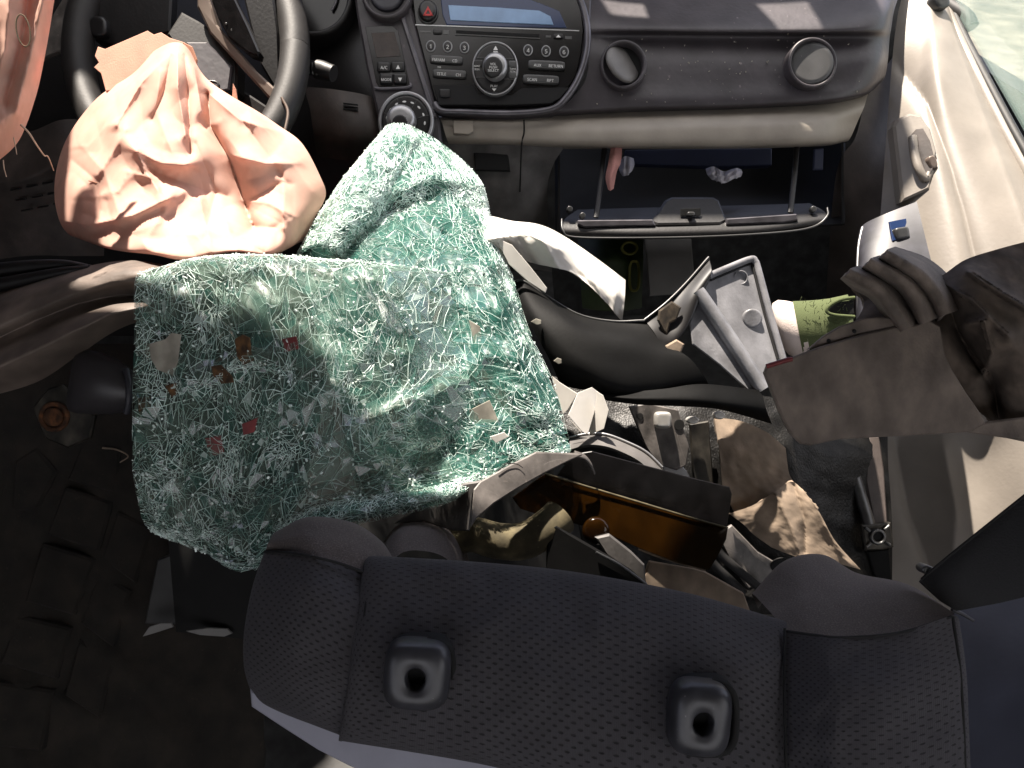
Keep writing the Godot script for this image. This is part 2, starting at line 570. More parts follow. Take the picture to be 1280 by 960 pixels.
	make_mat("shard_pale", Color(0.74, 0.88, 0.82, 0.5), 0.3, {"spec": 0.8})
	make_mat("shard_deep", Color(0.05, 0.20, 0.16, 0.26), 0.05, {"spec": 0.8})
	make_mat("cushion", Color(0.008, 0.008, 0.008), 0.95, {"tex": "mottle"})
	make_mat("crack", Color(0.78, 0.93, 0.88), 0.3)
	make_mat("crack_dark", Color(0.02, 0.05, 0.042), 0.4)
	make_mat("crumb", Color(0.80, 0.90, 0.86, 0.85), 0.06, {"spec": 1.0})

func _ready():
	# camera
	var cam = Camera3D.new()
	cam.position = eye
	cam.rotation = Vector3(deg_to_rad(-38), 0, 0)
	cam.fov = 52.8
	cam.near = 0.02
	cam.far = 200
	add_child(cam)
	cam.current = true
	face = Basis.from_euler(cam.rotation)
	# sky
	var we = WorldEnvironment.new()
	var env = Environment.new()
	var sky = Sky.new()
	sky.sky_material = air()
	env.sky = sky
	env.background_mode = Environment.BG_SKY
	env.background_energy_multiplier = SKY_E
	env.tonemap_mode = Environment.TONE_MAPPER_LINEAR
	env.tonemap_exposure = EXPOSE
	env.sdfgi_enabled = true
	env.ssao_enabled = true
	env.ssil_enabled = true
	we.environment = env
	add_child(we)
	# sun: high, ahead of the car and a little to the left
	var sun = DirectionalLight3D.new()
	sun.light_energy = 1.6
	sun.light_color = Color(1.0, 0.955, 0.90)
	sun.light_angular_distance = 1.0
	sun.shadow_enabled = true
	add_child(sun)
	sun.look_at_from_position(SUN_TO, Vector3.ZERO, Vector3(0, 0, 1))
	rng.seed = 42
	materials()
	cabin()
	dashboard()
	radio()
	climate()
	steering()
	glove_box()
	door()
	airbags()
	windscreen()
	wreckage()
	left_side()
	seat()

const SKY_E := 0.66
const EXPOSE := 3.1
const SUN_TO := Vector3(-0.22, 0.86, -0.46)

func air() -> PanoramaSkyMaterial:
	# hazy air: whitish round the sun and near the horizon, bluer away from it
	var w = 512
	var h = 256
	var im = Image.create(w, h, false, Image.FORMAT_RGBF)
	var n = FastNoiseLite.new()
	n.seed = 2
	n.frequency = 1.1
	n.fractal_octaves = 5
	var to = SUN_TO.normalized()
	for y in h:
		for x in w:
			var th = PI * (y + 0.5) / h
			var ph = TAU * ((x + 0.5) / w - 0.5)
			var d = Vector3(sin(ph) * sin(th), cos(th), -cos(ph) * sin(th))
			var near = 0.5 + 0.5 * d.dot(to)
			var c = Vector3(0.18, 0.32, 0.80).lerp(Vector3(0.93, 0.895, 0.875), clampf(pow(near, 1.6) * 1.15, 0, 1))
			c = c.lerp(Vector3(0.80, 0.80, 0.80), 0.5 * exp(-absf(d.y) * 5.0))
			c = c.lerp(Vector3(0.95, 0.94, 0.93), 0.35 * smoothstep(0.0, 0.45, n.get_noise_3dv(d * 2.0)))
			if d.y < 0:
				c = Vector3(0.40, 0.37, 0.32)
			im.set_pixel(x, y, Color(c.x, c.y, c.z))
	var m = PanoramaSkyMaterial.new()
	m.panorama = ImageTexture.create_from_image(im)
	return m

# ---------- the setting ----------
func cabin():
	var g = slab("ground", Vector3(-60, -0.5, -60), Vector3(60, -0.3, 60), M.yard)
	g.set_meta("kind", "structure")
	var car = thing("car_body", "dark steel floor, roof and sides of the wrecked car around the cabin", "car body", Vector3(0, 0, 0))
	slab("floor_pan", Vector3(-0.95, -0.06, -1.95), Vector3(0.95, 0.0, 1.3), M.shell, car)
	slab("firewall", Vector3(-0.95, 0.0, -1.98), Vector3(0.95, 0.98, -1.93), M.shell, car)
	# crushed roof, pushed back over the rear seats; the windscreen opening lies ahead of it
	for part in [["roof_panel", [-1.0, -1.60, -0.66, -1.60, -0.67, -1.40, -0.718, -1.35, -0.718, -1.205, -0.645, -1.185, -0.635, -1.12, -0.62, -1.03, -0.50, -0.965, -0.18, -0.86, 0.02, -0.97, 0.22, -1.0, 0.28, -1.10, 0.46, -1.16, 1.0, -1.22, 1.0, 1.2, -1.0, 1.2], 1.45], ["crumpled_bonnet", [-1.0, -2.6, 1.0, -2.6, 1.0, -1.75, 0.435, -1.75, 0.43, -1.585, -1.0, -1.585], 1.46],
			["bonnet_strip", [-1.0, -1.58, 0.01, -1.58, 0.02, -1.535, 0.08, -1.535, 0.08, -1.58, 0.25, -1.58, 0.28, -1.45, -1.0, -1.44], 1.46], ["bonnet_strip", [0.335, -1.58, 0.43, -1.58, 0.42, -1.44, 0.335, -1.45], 1.46]]:
		var q = part[1]
		var b = B.new()
		var pg = PackedVector2Array()
		for k in range(0, q.size(), 2):
			pg.append(Vector2(q[k], q[k + 1]))
		var n = pg.size()
		var tr = Geometry2D.triangulate_polygon(pg)
		for k in range(0, tr.size(), 3):
			var a = pg[tr[k]]
			var c = pg[tr[k + 1]]
			var e = pg[tr[k + 2]]
			if (c - a).cross(e - a) < 0:
				var s = c
				c = e
				e = s
			b.tri(Vector3(a.x, part[2] + 0.03, a.y), Vector3(c.x, part[2] + 0.03, c.y), Vector3(e.x, part[2] + 0.03, e.y), -1)
			b.tri(Vector3(a.x, part[2], a.y), Vector3(e.x, part[2], e.y), Vector3(c.x, part[2], c.y), -1)
		for i in n:
			var a = pg[i]
			var c = pg[(i + 1) % n]
			b.quad(Vector3(a.x, part[2], a.y), Vector3(c.x, part[2], c.y), Vector3(c.x, part[2] + 0.03, c.y), Vector3(a.x, part[2] + 0.03, a.y), -1)
		put(b, part[0], M.headliner, car)
	slab("side_panel", Vector3(-1.0, 0.0, -1.95), Vector3(-0.96, 1.0, 1.25), M.shell, car)
	slab("side_panel", Vector3(0.93, 0.0, -1.95), Vector3(0.97, 0.80, 1.25), M.shell, car)
	slab("side_panel", Vector3(-1.0, 1.0, -1.75), Vector3(-0.96, 1.45, 0.25), M.shell, car)
	slab("side_panel", Vector3(0.93, 0.80, -0.42), Vector3(0.97, 1.45, 0.0), M.shell, car)
	slab("tailgate", Vector3(-0.95, 0.0, 1.25), Vector3(0.95, 0.6, 1.29), M.shell, car)
	slab("tunnel", Vector3(-0.12, 0.0, -1.7), Vector3(0.10, 0.28, -0.3), M.shell, car)

func dashboard():
	var dash = thing("dashboard", "dusty charcoal dashboard with two round vents above a cream knee panel", "dashboard", at(870, 200, 1.25))
	sheet_of("fascia", [
		[700, -70, 1.36, 800, -70, 1.38, 920, -70, 1.38, 1030, -70, 1.37, 1120, -70, 1.34, 1150, -60, 1.36],
		[722, -20, 1.23, 800, -20, 1.25, 920, -20, 1.25, 1030, -20, 1.24, 1105, -20, 1.22, 1128, -15, 1.27],
		[730, 15, 1.17, 800, 12, 1.19, 920, 14, 1.19, 1030, 14, 1.18, 1100, 10, 1.17, 1118, 12, 1.22],
		[734, 35, 1.155, 800, 36, 1.16, 920, 38, 1.16, 1030, 38, 1.155, 1094, 36, 1.155, 1114, 36, 1.20],
		[736, 47, 1.16, 800, 46, 1.18, 920, 47, 1.182, 1030, 47, 1.178, 1090, 48, 1.17, 1112, 48, 1.20],
		[736, 70, 1.155, 800, 76, 1.17, 920, 78, 1.17, 1030, 78, 1.165, 1090, 76, 1.16, 1110, 74, 1.20],
		[732, 100, 1.155, 800, 104, 1.165, 920, 104, 1.165, 1030, 102, 1.16, 1086, 100, 1.165, 1106, 96, 1.21],
		[712, 126, 1.16, 800, 126, 1.16, 920, 125, 1.16, 1030, 120, 1.155, 1082, 112, 1.17, 1098, 106, 1.22],
		[690, 142, 1.165, 800, 137, 1.168, 920, 134, 1.168, 1030, 128, 1.165, 1078, 119, 1.18, 1092, 112, 1.23],
		[670, 148, 1.20, 800, 141, 1.21, 920, 138, 1.21, 1030, 131, 1.21, 1074, 122, 1.22, 1088, 115, 1.26]], 70, 60, 0.0, M.dash, dash)
	sheet_of("knee_panel", [
		[545, 140, 1.20, 650, 140, 1.20, 760, 136, 1.20, 900, 132, 1.20, 1020, 126, 1.20, 1086, 114, 1.24],
		[552, 152, 1.165, 650, 154, 1.165, 760, 152, 1.165, 900, 148, 1.165, 1020, 143, 1.165, 1080, 134, 1.20],
		[556, 166, 1.16, 650, 168, 1.16, 760, 166, 1.155, 900, 163, 1.155, 1020, 159, 1.155, 1072, 152, 1.20],
		[560, 178, 1.17, 650, 180, 1.17, 760, 182, 1.165, 900, 182, 1.165, 1020, 179, 1.165, 1062, 174, 1.20],
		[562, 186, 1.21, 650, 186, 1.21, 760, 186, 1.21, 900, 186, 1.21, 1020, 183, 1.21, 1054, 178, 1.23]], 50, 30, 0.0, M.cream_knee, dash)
	# lower centre: grey panel with a small open cubby
	sheet_of("centre_panel", [
		[540, 176, 1.175, 600, 180, 1.175, 655, 182, 1.175, 705, 184, 1.19],
		[545, 200, 1.19, 600, 204, 1.19, 652, 206, 1.19, 690, 210, 1.21],
		[550, 235, 1.20, 600, 238, 1.20, 650, 240, 1.20, 684, 246, 1.23],
		[560, 330, 1.25, 600, 332, 1.25, 650, 335, 1.25, 690, 340, 1.29]], 24, 20, 0.0, M.grey_knee, dash)
	plate("cubby", [592, 190, 635, 191, 638, 214, 594, 213], 1.182, 0.004, M.void, dash)
	plate("coin_lid", [566, 150, 591, 150, 592, 164, 586, 168, 567, 167], 1.152, 0.006, M.cream_knee, dash, 1.0)
	rod("panel_seam", [655, 150, 1.162, 655, 166, 1.156, 652, 182, 1.168, 650, 240, 1.198], 0.0012, 0.0012, M.void, dash, 6)
	for v in [[779, 82, 58, 62, 1.155, 0.35, 0.55], [1014, 80, 62, 64, 1.15, 0.05, -0.12]]:
		var x = v[0]
		var y = v[1]
		ring("vent_ring", x, y, v[4], v[2], v[3], 5.0, 0.007, M.dash, dash, 2.0, 44, 0.03)
		knob("vent_well", x, y, v[4] + 0.012, v[2] - 7, v[3] - 7, 0.003, M.void, dash)
		# the round flap, swung in its ring
		var T = fr(x + (0 if v[5] < 0.2 else -1), y - 1, v[4] - 0.001)
		T.basis = T.basis * Basis(Vector3(1, 0, 0), -v[5]) * Basis(Vector3(0, 1, 0), v[6])
		var b = B.new()
		var s = (50.0 if v[5] > 0.2 else 54.0) * v[4] / FOCAL
		turned(b, T, s, s, 2.0, [[0.003, -0.004], [0, -0.002], [0, 0.001], [0.0015, 0.0028], [0.006, 0.0032]], 40, true, true)
		put(b, "vent_flap", M.vent_pale if v[5] > 0.2 else M.vent_grey, dash)
	# side of the dash towards the door and the dark kick panel below it
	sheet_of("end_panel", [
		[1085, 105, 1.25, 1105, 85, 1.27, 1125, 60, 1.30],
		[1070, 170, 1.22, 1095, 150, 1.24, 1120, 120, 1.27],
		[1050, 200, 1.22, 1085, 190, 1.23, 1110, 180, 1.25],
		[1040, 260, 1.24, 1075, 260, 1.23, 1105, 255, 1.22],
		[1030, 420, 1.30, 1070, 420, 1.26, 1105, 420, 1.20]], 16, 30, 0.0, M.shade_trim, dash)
	# instrument hood, round vent and shroud on the driver's side
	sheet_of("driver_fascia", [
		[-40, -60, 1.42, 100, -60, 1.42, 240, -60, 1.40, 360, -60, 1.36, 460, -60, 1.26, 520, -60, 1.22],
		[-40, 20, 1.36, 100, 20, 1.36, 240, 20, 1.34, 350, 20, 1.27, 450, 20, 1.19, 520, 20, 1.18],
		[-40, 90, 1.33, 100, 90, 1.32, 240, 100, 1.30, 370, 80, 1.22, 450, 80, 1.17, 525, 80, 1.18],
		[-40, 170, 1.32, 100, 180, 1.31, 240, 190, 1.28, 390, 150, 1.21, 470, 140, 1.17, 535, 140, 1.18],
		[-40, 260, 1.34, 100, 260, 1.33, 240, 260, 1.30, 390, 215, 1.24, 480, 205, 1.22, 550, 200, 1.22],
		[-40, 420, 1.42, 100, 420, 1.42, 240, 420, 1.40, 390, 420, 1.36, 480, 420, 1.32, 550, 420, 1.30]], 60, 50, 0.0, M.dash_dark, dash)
	sheet_of("column_shroud", [
		[380, 108, 1.165, 420, 112, 1.155, 455, 118, 1.16, 470, 124, 1.17],
		[388, 140, 1.16, 425, 142, 1.145, 460, 145, 1.15, 472, 148, 1.165],
		[392, 170, 1.165, 430, 172, 1.15, 465, 172, 1.155, 478, 172, 1.17],
		[396, 196, 1.20, 435, 200, 1.19, 470, 198, 1.19, 484, 194, 1.20]], 20, 20, 0.004, M.shade_trim, dash)
	for k in 3:
		plate("shroud_slot", [429, 128 + k * 3.4, 447, 130 + k * 3.4, 447, 131.4 + k * 3.4, 429, 129.4 + k * 3.4], 1.1435, 0.003, M.void, dash, 0.2)
	ring("instrument_ring", 392, -8, 1.17, 104, 116, 8, 0.014, M.dash_dark, dash, 2.2, 44, 0.05)
	knob("instrument_face", 392, -8, 1.205, 94, 104, 0.004, M.gloss_black, dash)
	var arc = []
	for k in 7:
		var a = lerpf(-0.9, 0.7, k / 6.0)
		arc += [392 + cos(a) * 30, -10 + sin(a) * 36, 1.197]
	rod("dial_arc", arc, 0.0022, 0.0022, M.trim_silver, dash, 6)
	ring("vent_ring", 484, -4, 1.145, 62, 62, 6, 0.010, M.dash, dash, 2.0, 44, 0.04)
	knob("vent_well", 484, -4, 1.165, 54, 54, 0.004, M.void, dash)
	knob("vent_flap", 484, -7, 1.150, 44, 44, 0.006, M.switch_panel, dash)
	sheet_of("lower_dash", [
		[-30, 150, 1.24, 30, 165, 1.22, 75, 150, 1.22, 110, 150, 1.24],
		[-30, 215, 1.20, 30, 215, 1.19, 80, 190, 1.19, 115, 185, 1.22],
		[-30, 250, 1.21, 30, 240, 1.20, 90, 222, 1.21, 130, 215, 1.24],
		[-30, 330, 1.25, 30, 320, 1.25, 90, 320, 1.26, 130, 320, 1.28]], 24, 24, 0.0, M.shade_trim, dash)
	plate("pillar_trim", [40, 80, 52, 40, 84, -12, 92, -12, 84, 60, 60, 68], 1.22, 0.01, M.grey_trim, dash)
	for k in 9:
		var x = 12 + (k % 3) * 20 + (k / 3) * 7
		var y = 236 + (k / 3) * 13 - (k % 3) * 4
		plate("grille_slat", [x, y, x + 13, y - 2.5, x + 13, y - 0.6, x, y + 2], 1.19, 0.004, M.key_black, dash, 0.4)
	# flecks of glass grit lying on the dash
	var b = B.new()
	for k in 90:
		var x = rng.randf_range(740, 1080)
		var y = rng.randf_range(42, 130)
		var s = rng.randf_range(0.0004, 0.0013)
		box(b, Transform3D(face * Basis(Vector3(0, 0, 1), rng.randf() * 3), at(x, y, 1.158 - 0.002 + (0.004 if y > 100 else 0.01))), Vector3(s * rng.randf_range(1, 2.5), s, s))
	put(b, "grit", M.cream_scrap, dash).set_meta("kind", "stuff")

func radio():
	var r = thing("car_radio", "black car radio with blue display, six preset buttons and round selector knob", "car radio", at(620, 130, 1.16))
	var Z = 1.15
	plate("surround", [508, -40, 740, -40, 738, 30, 734, 70, 724, 105, 706, 133, 690, 141, 640, 146, 562, 144, 545, 138, 534, 100, 516, 30], 1.160, 0.02, M.dash, r, 2.0)
	plate("faceplate", [512, -30, 726, -30, 727, 12, 730, 38, 727, 66, 721, 94, 702, 124, 690, 130, 640, 133, 548, 133, 542, 120, 519, 31], Z, 0.02, M.gloss_black, r, 1.5)
	rod("lip", [543, 130, 1.150, 552, 139, 1.147, 580, 140.5, 1.146, 640, 142, 1.146, 688, 137, 1.147, 708, 122, 1.148, 724, 96, 1.149, 733, 66, 1.149, 734, 36, 1.149, 728, 8, 1.15, 716, -20, 1.152], 0.0052, 0.0052, M.trim_silver, r, 10)
	plate("display_surround", [549, -14, 640, -10, 674, 3, 699, 13, 709, 35, 640, 34, 558, 31, 553, 19], Z - 0.001, 0.006, M.lcd_edge, r, 1.0)
	plate("display", [560, 6, 620, 9, 674, 13, 688, 20, 692, 31, 620, 28, 563, 25], Z - 0.0022, 0.004, M.lcd, r, 0.5)
	plate("seam_line", [519, 30, 724, 37.5, 724, 39, 519, 31.6], Z - 0.0008, 0.003, M.silver, r, 0.3)
	plate("disc_slot", [570, 37.5, 674, 42.5, 674, 46.5, 570, 41.5], Z - 0.0006, 0.004, M.void, r, 0.4)
	plate("slot_lip", [569, 42.2, 675, 47.4, 675, 48.6, 569, 43.4], Z - 0.0015, 0.004, M.key_grey, r, 0.3)
	var hz = knob("hazard_button", 535, 15, Z, 23, 27, 0.009, M.key_black, r)
	ring("hazard_ring", 535, 15.5, Z, 26, 30, 1.6, 0.004, M.key_grey, r)
	for e in [[535, 7.5, 528.5, 19.5, 531, 19.5, 535, 12], [535, 7.5, 541.5, 19.5, 539, 19.5, 535, 12], [528.5, 19.5, 541.5, 19.5, 540, 17.2, 530, 17.2]]:
		plate("triangle_mark", e, Z - 0.0098, 0.001, M.red_print, hz, 0.1)
	# six presets in bright rings
	var spots = [[538.5, 58], [559.6, 58.6], [580.6, 59.8], [660, 63], [682.5, 64.2], [705, 65.2]]
	for k in 6:
		var s = spots[k]
		var pb = knob("preset_button", s[0], s[1], Z, 9.5, 12, 0.003, M.key_black, r)
		ring("bright_ring", s[0], s[1], Z, 12, 14.5, 1.4, 0.0022, M.silver, pb, 2.0, 26)
		words(str(k + 1), s[0], s[1], Z - 0.0035, 5.0, M.print, pb)
	for q in [[558, 75.4, 41, 10, "FM/AM", "CD"], [562, 93, 42, 10, "TITLE", "CH"], [683, 82, 46, 11, "AUX", "RETURN"], [676, 100, 45, 11, "SCAN", "RPT"]]:
		var bar = knob("rocker_bar", q[0], q[1], Z, q[2], q[3], 0.005, M.key_grey, r, 6.0, -0.05)
		words(q[4], q[0] - q[2] * 0.24, q[1] - 0.6, Z - 0.0056, 3.6, M.print, bar, -0.05)
		words(q[5], q[0] + q[2] * 0.26, q[1] + 0.6, Z - 0.0056, 3.6, M.print, bar, -0.05)
	words("XM", 549, 84, Z - 0.0005, 2.4, M.print, r)
	plate("format_mark", [525, 38, 539, 38.4, 539, 41, 525, 40.6], Z - 0.0006, 0.001, M.key_grey, r, 0.2)
	knob("disc_key", 547, 40, Z, 11, 6, 0.003, M.key_black, r, 5.0)
	plate("disc_mark", [554, 37.5, 561, 37.7, 561, 43, 554, 42.8], Z - 0.0006, 0.001, M.key_grey, r, 0.2)
	knob("eject_key", 698, 45.5, Z, 12, 6, 0.003, M.key_black, r, 5.0)
	plate("eject_mark", [698, 43.2, 701, 46.6, 695, 46.6], Z - 0.0037, 0.001, M.print, r, 0.1)
	plate("format_mark", [682, 44, 689, 44.2, 689, 47, 682, 46.8], Z - 0.0006, 0.001, M.key_grey, r, 0.2)
	plate("format_mark", [706, 45, 715, 45.2, 715, 49, 706, 48.8], Z - 0.0006, 0.001, M.key_grey, r, 0.2)
	# the selector: outer ring with four quarters and a turning knob
	var dial = knob("selector_plate", 619, 87, Z, 56, 66, 0.006, M.key_black, r, 2.0, 0.0, 48)
	ring("selector_ring", 619, 87, Z - 0.002, 58, 68, 2.6, 0.006, M.silver, r, 2.0, 52)
	for q in [[594, 71.5, 644, 73.0, 644, 74.2, 594, 72.7], [594, 96, 608, 96, 608, 97.2, 594, 97.2], [630, 98, 646, 98.5, 646, 99.7, 630, 99.2]]:
		plate("divider", q, Z - 0.0068, 0.002, M.key_grey, dial, 0.2)
	knob("side_key", 598, 80, Z - 0.004, 12, 9, 0.004, M.key_black, dial, 6.0)
	knob("side_key", 641, 81, Z - 0.004, 11, 9, 0.004, M.key_grey, dial, 6.0)
	knob("side_key", 641, 95, Z - 0.004, 11, 8, 0.004, M.key_grey, dial, 6.0)
	words("TUNE", 596, 82.5, Z - 0.0088, 2.4, M.print, dial)
	words("SEEK", 596, 86.5, Z - 0.0068, 2.4, M.print, dial)
	words("TUNE", 641, 86, Z - 0.0068, 2.4, M.print, dial)
	words("SEEK", 641, 89.5, Z - 0.0068, 2.4, M.print, dial)
	plate("arrow_mark", [619.5, 57, 622.5, 62.5, 616.5, 62.5], Z - 0.0068, 0.001, M.print, dial, 0.1)
	plate("arrow_mark", [616.5, 64, 622.5, 64, 622.5, 65.4, 616.5, 65.4], Z - 0.0068, 0.001, M.print, dial, 0.1)
	words("PLAY", 617.5, 107.5, Z - 0.0068, 3.0, M.print, dial)
	plate("arrow_mark", [615, 110.5, 620.5, 110.5, 617.7, 114], Z - 0.0068, 0.001, M.print, dial, 0.1)
	var kn = knob("selector_knob", 619, 86, Z - 0.004, 31, 34, 0.016, M.silver, r, 2.0, 0.0, 44)
	knob("knob_cap", 616.5, 84, Z - 0.0185, 24, 26, 0.003, M.key_black, kn, 2.0, 0.0, 40)
	words("VOL", 616.5, 80, Z - 0.0222, 3.0, M.print, kn)
	words("PUSH", 616.5, 84, Z - 0.0222, 3.0, M.print, kn)
	words("SELECT", 616.5, 88, Z - 0.0222, 3.0, M.print, kn)
	plate("lower_recess", [541, 106, 592, 106, 598, 118, 640, 119, 652, 110, 712, 109, 700, 123, 688, 129, 640, 131, 549, 131], Z - 0.0008, 0.003, M.black, r, 0.6)
	knob("small_key", 556, 117, Z, 14, 11, 0.003, M.key_black, r, 6.0)

func climate():
	var c = thing("climate_console", "slanted climate console with brown display, four small keys and round silver dial", "climate control", at(500, 170, 1.15))
	plate("console", [438, -40, 505, -40, 512, 0, 532, 78, 549, 150, 552, 176, 540, 196, 505, 204, 478, 196, 473, 150, 458, 85, 446, 20], 1.150, 0.03, M.dash, c, 3.0)
	plate("console_edge", [500, 22, 506, 20, 546, 146, 540, 148], 1.1455, 0.01, M.trim_silver, c, 1.5)
	plate("recess", [456, 33, 490, 31, 498, 38, 512, 104, 508, 109, 474, 110, 470, 104], 1.1495, 0.004, M.gloss_black, c, 0.8)
	rod("recess_lip", [468, 110, 1.148, 480, 111, 1.147, 510, 109, 1.147, 513, 104, 1.148], 0.0022, 0.0022, M.trim_silver, c, 8)
	plate("climate_display", [464, 41, 493, 40, 501, 70, 471, 72], 1.1488, 0.002, M.shade_trim, c, 0.4)
	for k in [[480, 84.5, "A/C"], [497.5, 84, "▲"], [483, 99.5, "MODE"], [500, 99, "▼"]]:
		var kb = knob("climate_key", k[0], k[1], 1.149, 16.5, 12.5, 0.005, M.key_black, c, 6.0)
		if k[2].length() > 1:
			words(k[2], k[0], k[1], 1.1434, 4.0 if k[2] == "A/C" else 3.4, M.print, kb)
		elif k[2] == "▲":
			plate("arrow_mark", [k[0], k[1] - 3, k[0] + 2.6, k[1] + 2, k[0] - 2.6, k[1] + 2], 1.1434, 0.001, M.print, kb, 0.1)
		else:
			plate("arrow_mark", [k[0] - 2.6, k[1] - 2, k[0] + 2.6, k[1] - 2, k[0], k[1] + 3], 1.1434, 0.001, M.print, kb, 0.1)
	plate("key_bar", [475, 91, 506, 90, 506, 93, 476, 94], 1.1475, 0.002, M.key_grey, c, 0.3)
	knob("dial_plate", 508, 153, 1.147, 62, 68, 0.006, M.key_black, c, 2.0, 0.0, 48)
	ring("dial_ring", 508, 153, 1.146, 70, 76, 5, 0.008, M.silver, c, 2.0, 52)
	for k in 8:
		var a = -2.9 + k * 0.42
		var x = 507 + cos(a) * 24
		var y = 153 + sin(a) * 26
		knob("dial_mark", x, y, 1.1411, 5, 2.4, 0.0006, M.print, c, 2.0, -a + 1.57, 10)
	for a in [-2.75, -1.95, -1.1, -0.3]:
		var p = Vector2(cos(a), sin(a))
		rod("dial_divider", [505 + p.x * 17, 153 + p.y * 17, 1.1408, 508 + p.x * 30, 153 + p.y * 32, 1.1408], 0.0006, 0.0006, M.key_grey, c, 5, 2)
	var kn = knob("dial_knob", 503, 153, 1.143, 36, 36, 0.022, M.silver, c, 2.0, 0.0, 44)
	ring("knob_ring", 500, 153, 1.124, 26, 26, 3, 0.003, M.trim_silver, kn)
	knob("knob_cap", 500, 153, 1.122, 19, 19, 0.003, M.key_black, kn)

func steering():
	var w = thing("steering_wheel", "black leather steering wheel with burst hub behind the pink airbag", "steering wheel", at(235, 150, 1.1))
	var line = PackedVector3Array()
	for k in 73:
		var a = TAU * k / 72
		var x = 233 + 136 * cos(a)
		var y = 62 + 160 * sin(a)
		line.append(at(x, y, 1.07 - (y - 62) * 0.0005))
	var b = B.new()
	tube(b, line, 0.0205, 0.0205, 16)
	put(b, "rim", M.leather, w)
	plate("hub_cover", [208, 42, 226, 14, 248, 26, 283, 50, 297, 80, 296, 112, 280, 122, 250, 118, 236, 70, 220, 60], func(x, y): return 1.06 + (x - 250) * 0.0002 - (y - 60) * 0.0002, 0.03, M.leather, w, 3.0)
	plate("hub_plate", [232, 52, 258, 52, 290, 82, 286, 112, 268, 116, 246, 100], func(x, y): return 1.052 + (x - 250) * 0.0002 - (y - 60) * 0.0002, 0.012, M.dash, w, 2.0)
	plate("spoke", [246, -20, 256, -20, 271, 30, 320, 88, 350, 116, 358, 150, 352, 163, 343, 150, 340, 127, 304, 87, 262, 41, 246, 8], func(x, y): return 1.055 - (x - 250) * 0.0002, 0.02, M.spoke, w, 2.5)
	var pod = plate("switch_pod", [266, -20, 290, -10, 310, 32, 324, 64, 322, 70, 310, 66, 285, 46, 272, 22, 264, 0], func(x, y): return 1.046 - (x - 250) * 0.0002, 0.02, M.gloss_black, w, 2.0)
	for k in [[291, 38, 5], [283, 30, 3], [301, 52, 3]]:
		knob("switch_dot", k[0], k[1], 1.040, k[2], k[2], 0.002, M.key_grey, pod, 2.0, 0.0, 12)
	plate("spoke_web", [300, -20, 340, -20, 348, 40, 350, 100, 344, 112, 325, 80, 312, 30], func(x, y): return 1.075, 0.02, M.dash_dark, w, 2.5)
	plate("lower_web", [250, 116, 300, 110, 345, 140, 345, 190, 250, 190], 1.09, 0.02, M.dash_dark, w, 2.5)
	ring("hub_mark", 263, 107, 1.0408, 22, 13, 2.2, 0.002, M.key_grey, w, 2.5, 24)
	plate("upper_web", [120, -20, 215, -20, 212, 40, 150, 60, 118, 50], 1.10, 0.02, M.dash_dark, w, 2.5)
	knob("wheel_switch", 126, 36, 1.085, 22, 26, 0.01, M.key_black, w, 3.0)
	rod("rim_seam", [352, 122, 1.012, 360, 140, 1.008, 356, 165, 1.0], 0.002, 0.002, M.spoke, w, 6)
	var s = thing("wiper_stalk", "stubby black wiper stalk with ribbed tip right of the wheel", "wiper stalk", at(398, 95, 1.1))
	rod("stem", [362, 84, 1.12, 385, 84, 1.10, 400, 88, 1.09], 0.009, 0.011, M.key_black, s, 14)
	rod("tip", [398, 87, 1.091, 404, 88, 1.088, 410, 90, 1.085, 417, 92, 1.083], 0.0135, 0.0115, M.dash_dark, s, 16)
	for k in 3:
		rod("rib", [385 + k * 5, 77 + k * 1.2, 1.082, 386 + k * 5, 92 + k, 1.082], 0.0016, 0.0016, M.key_grey, s, 6, 2)

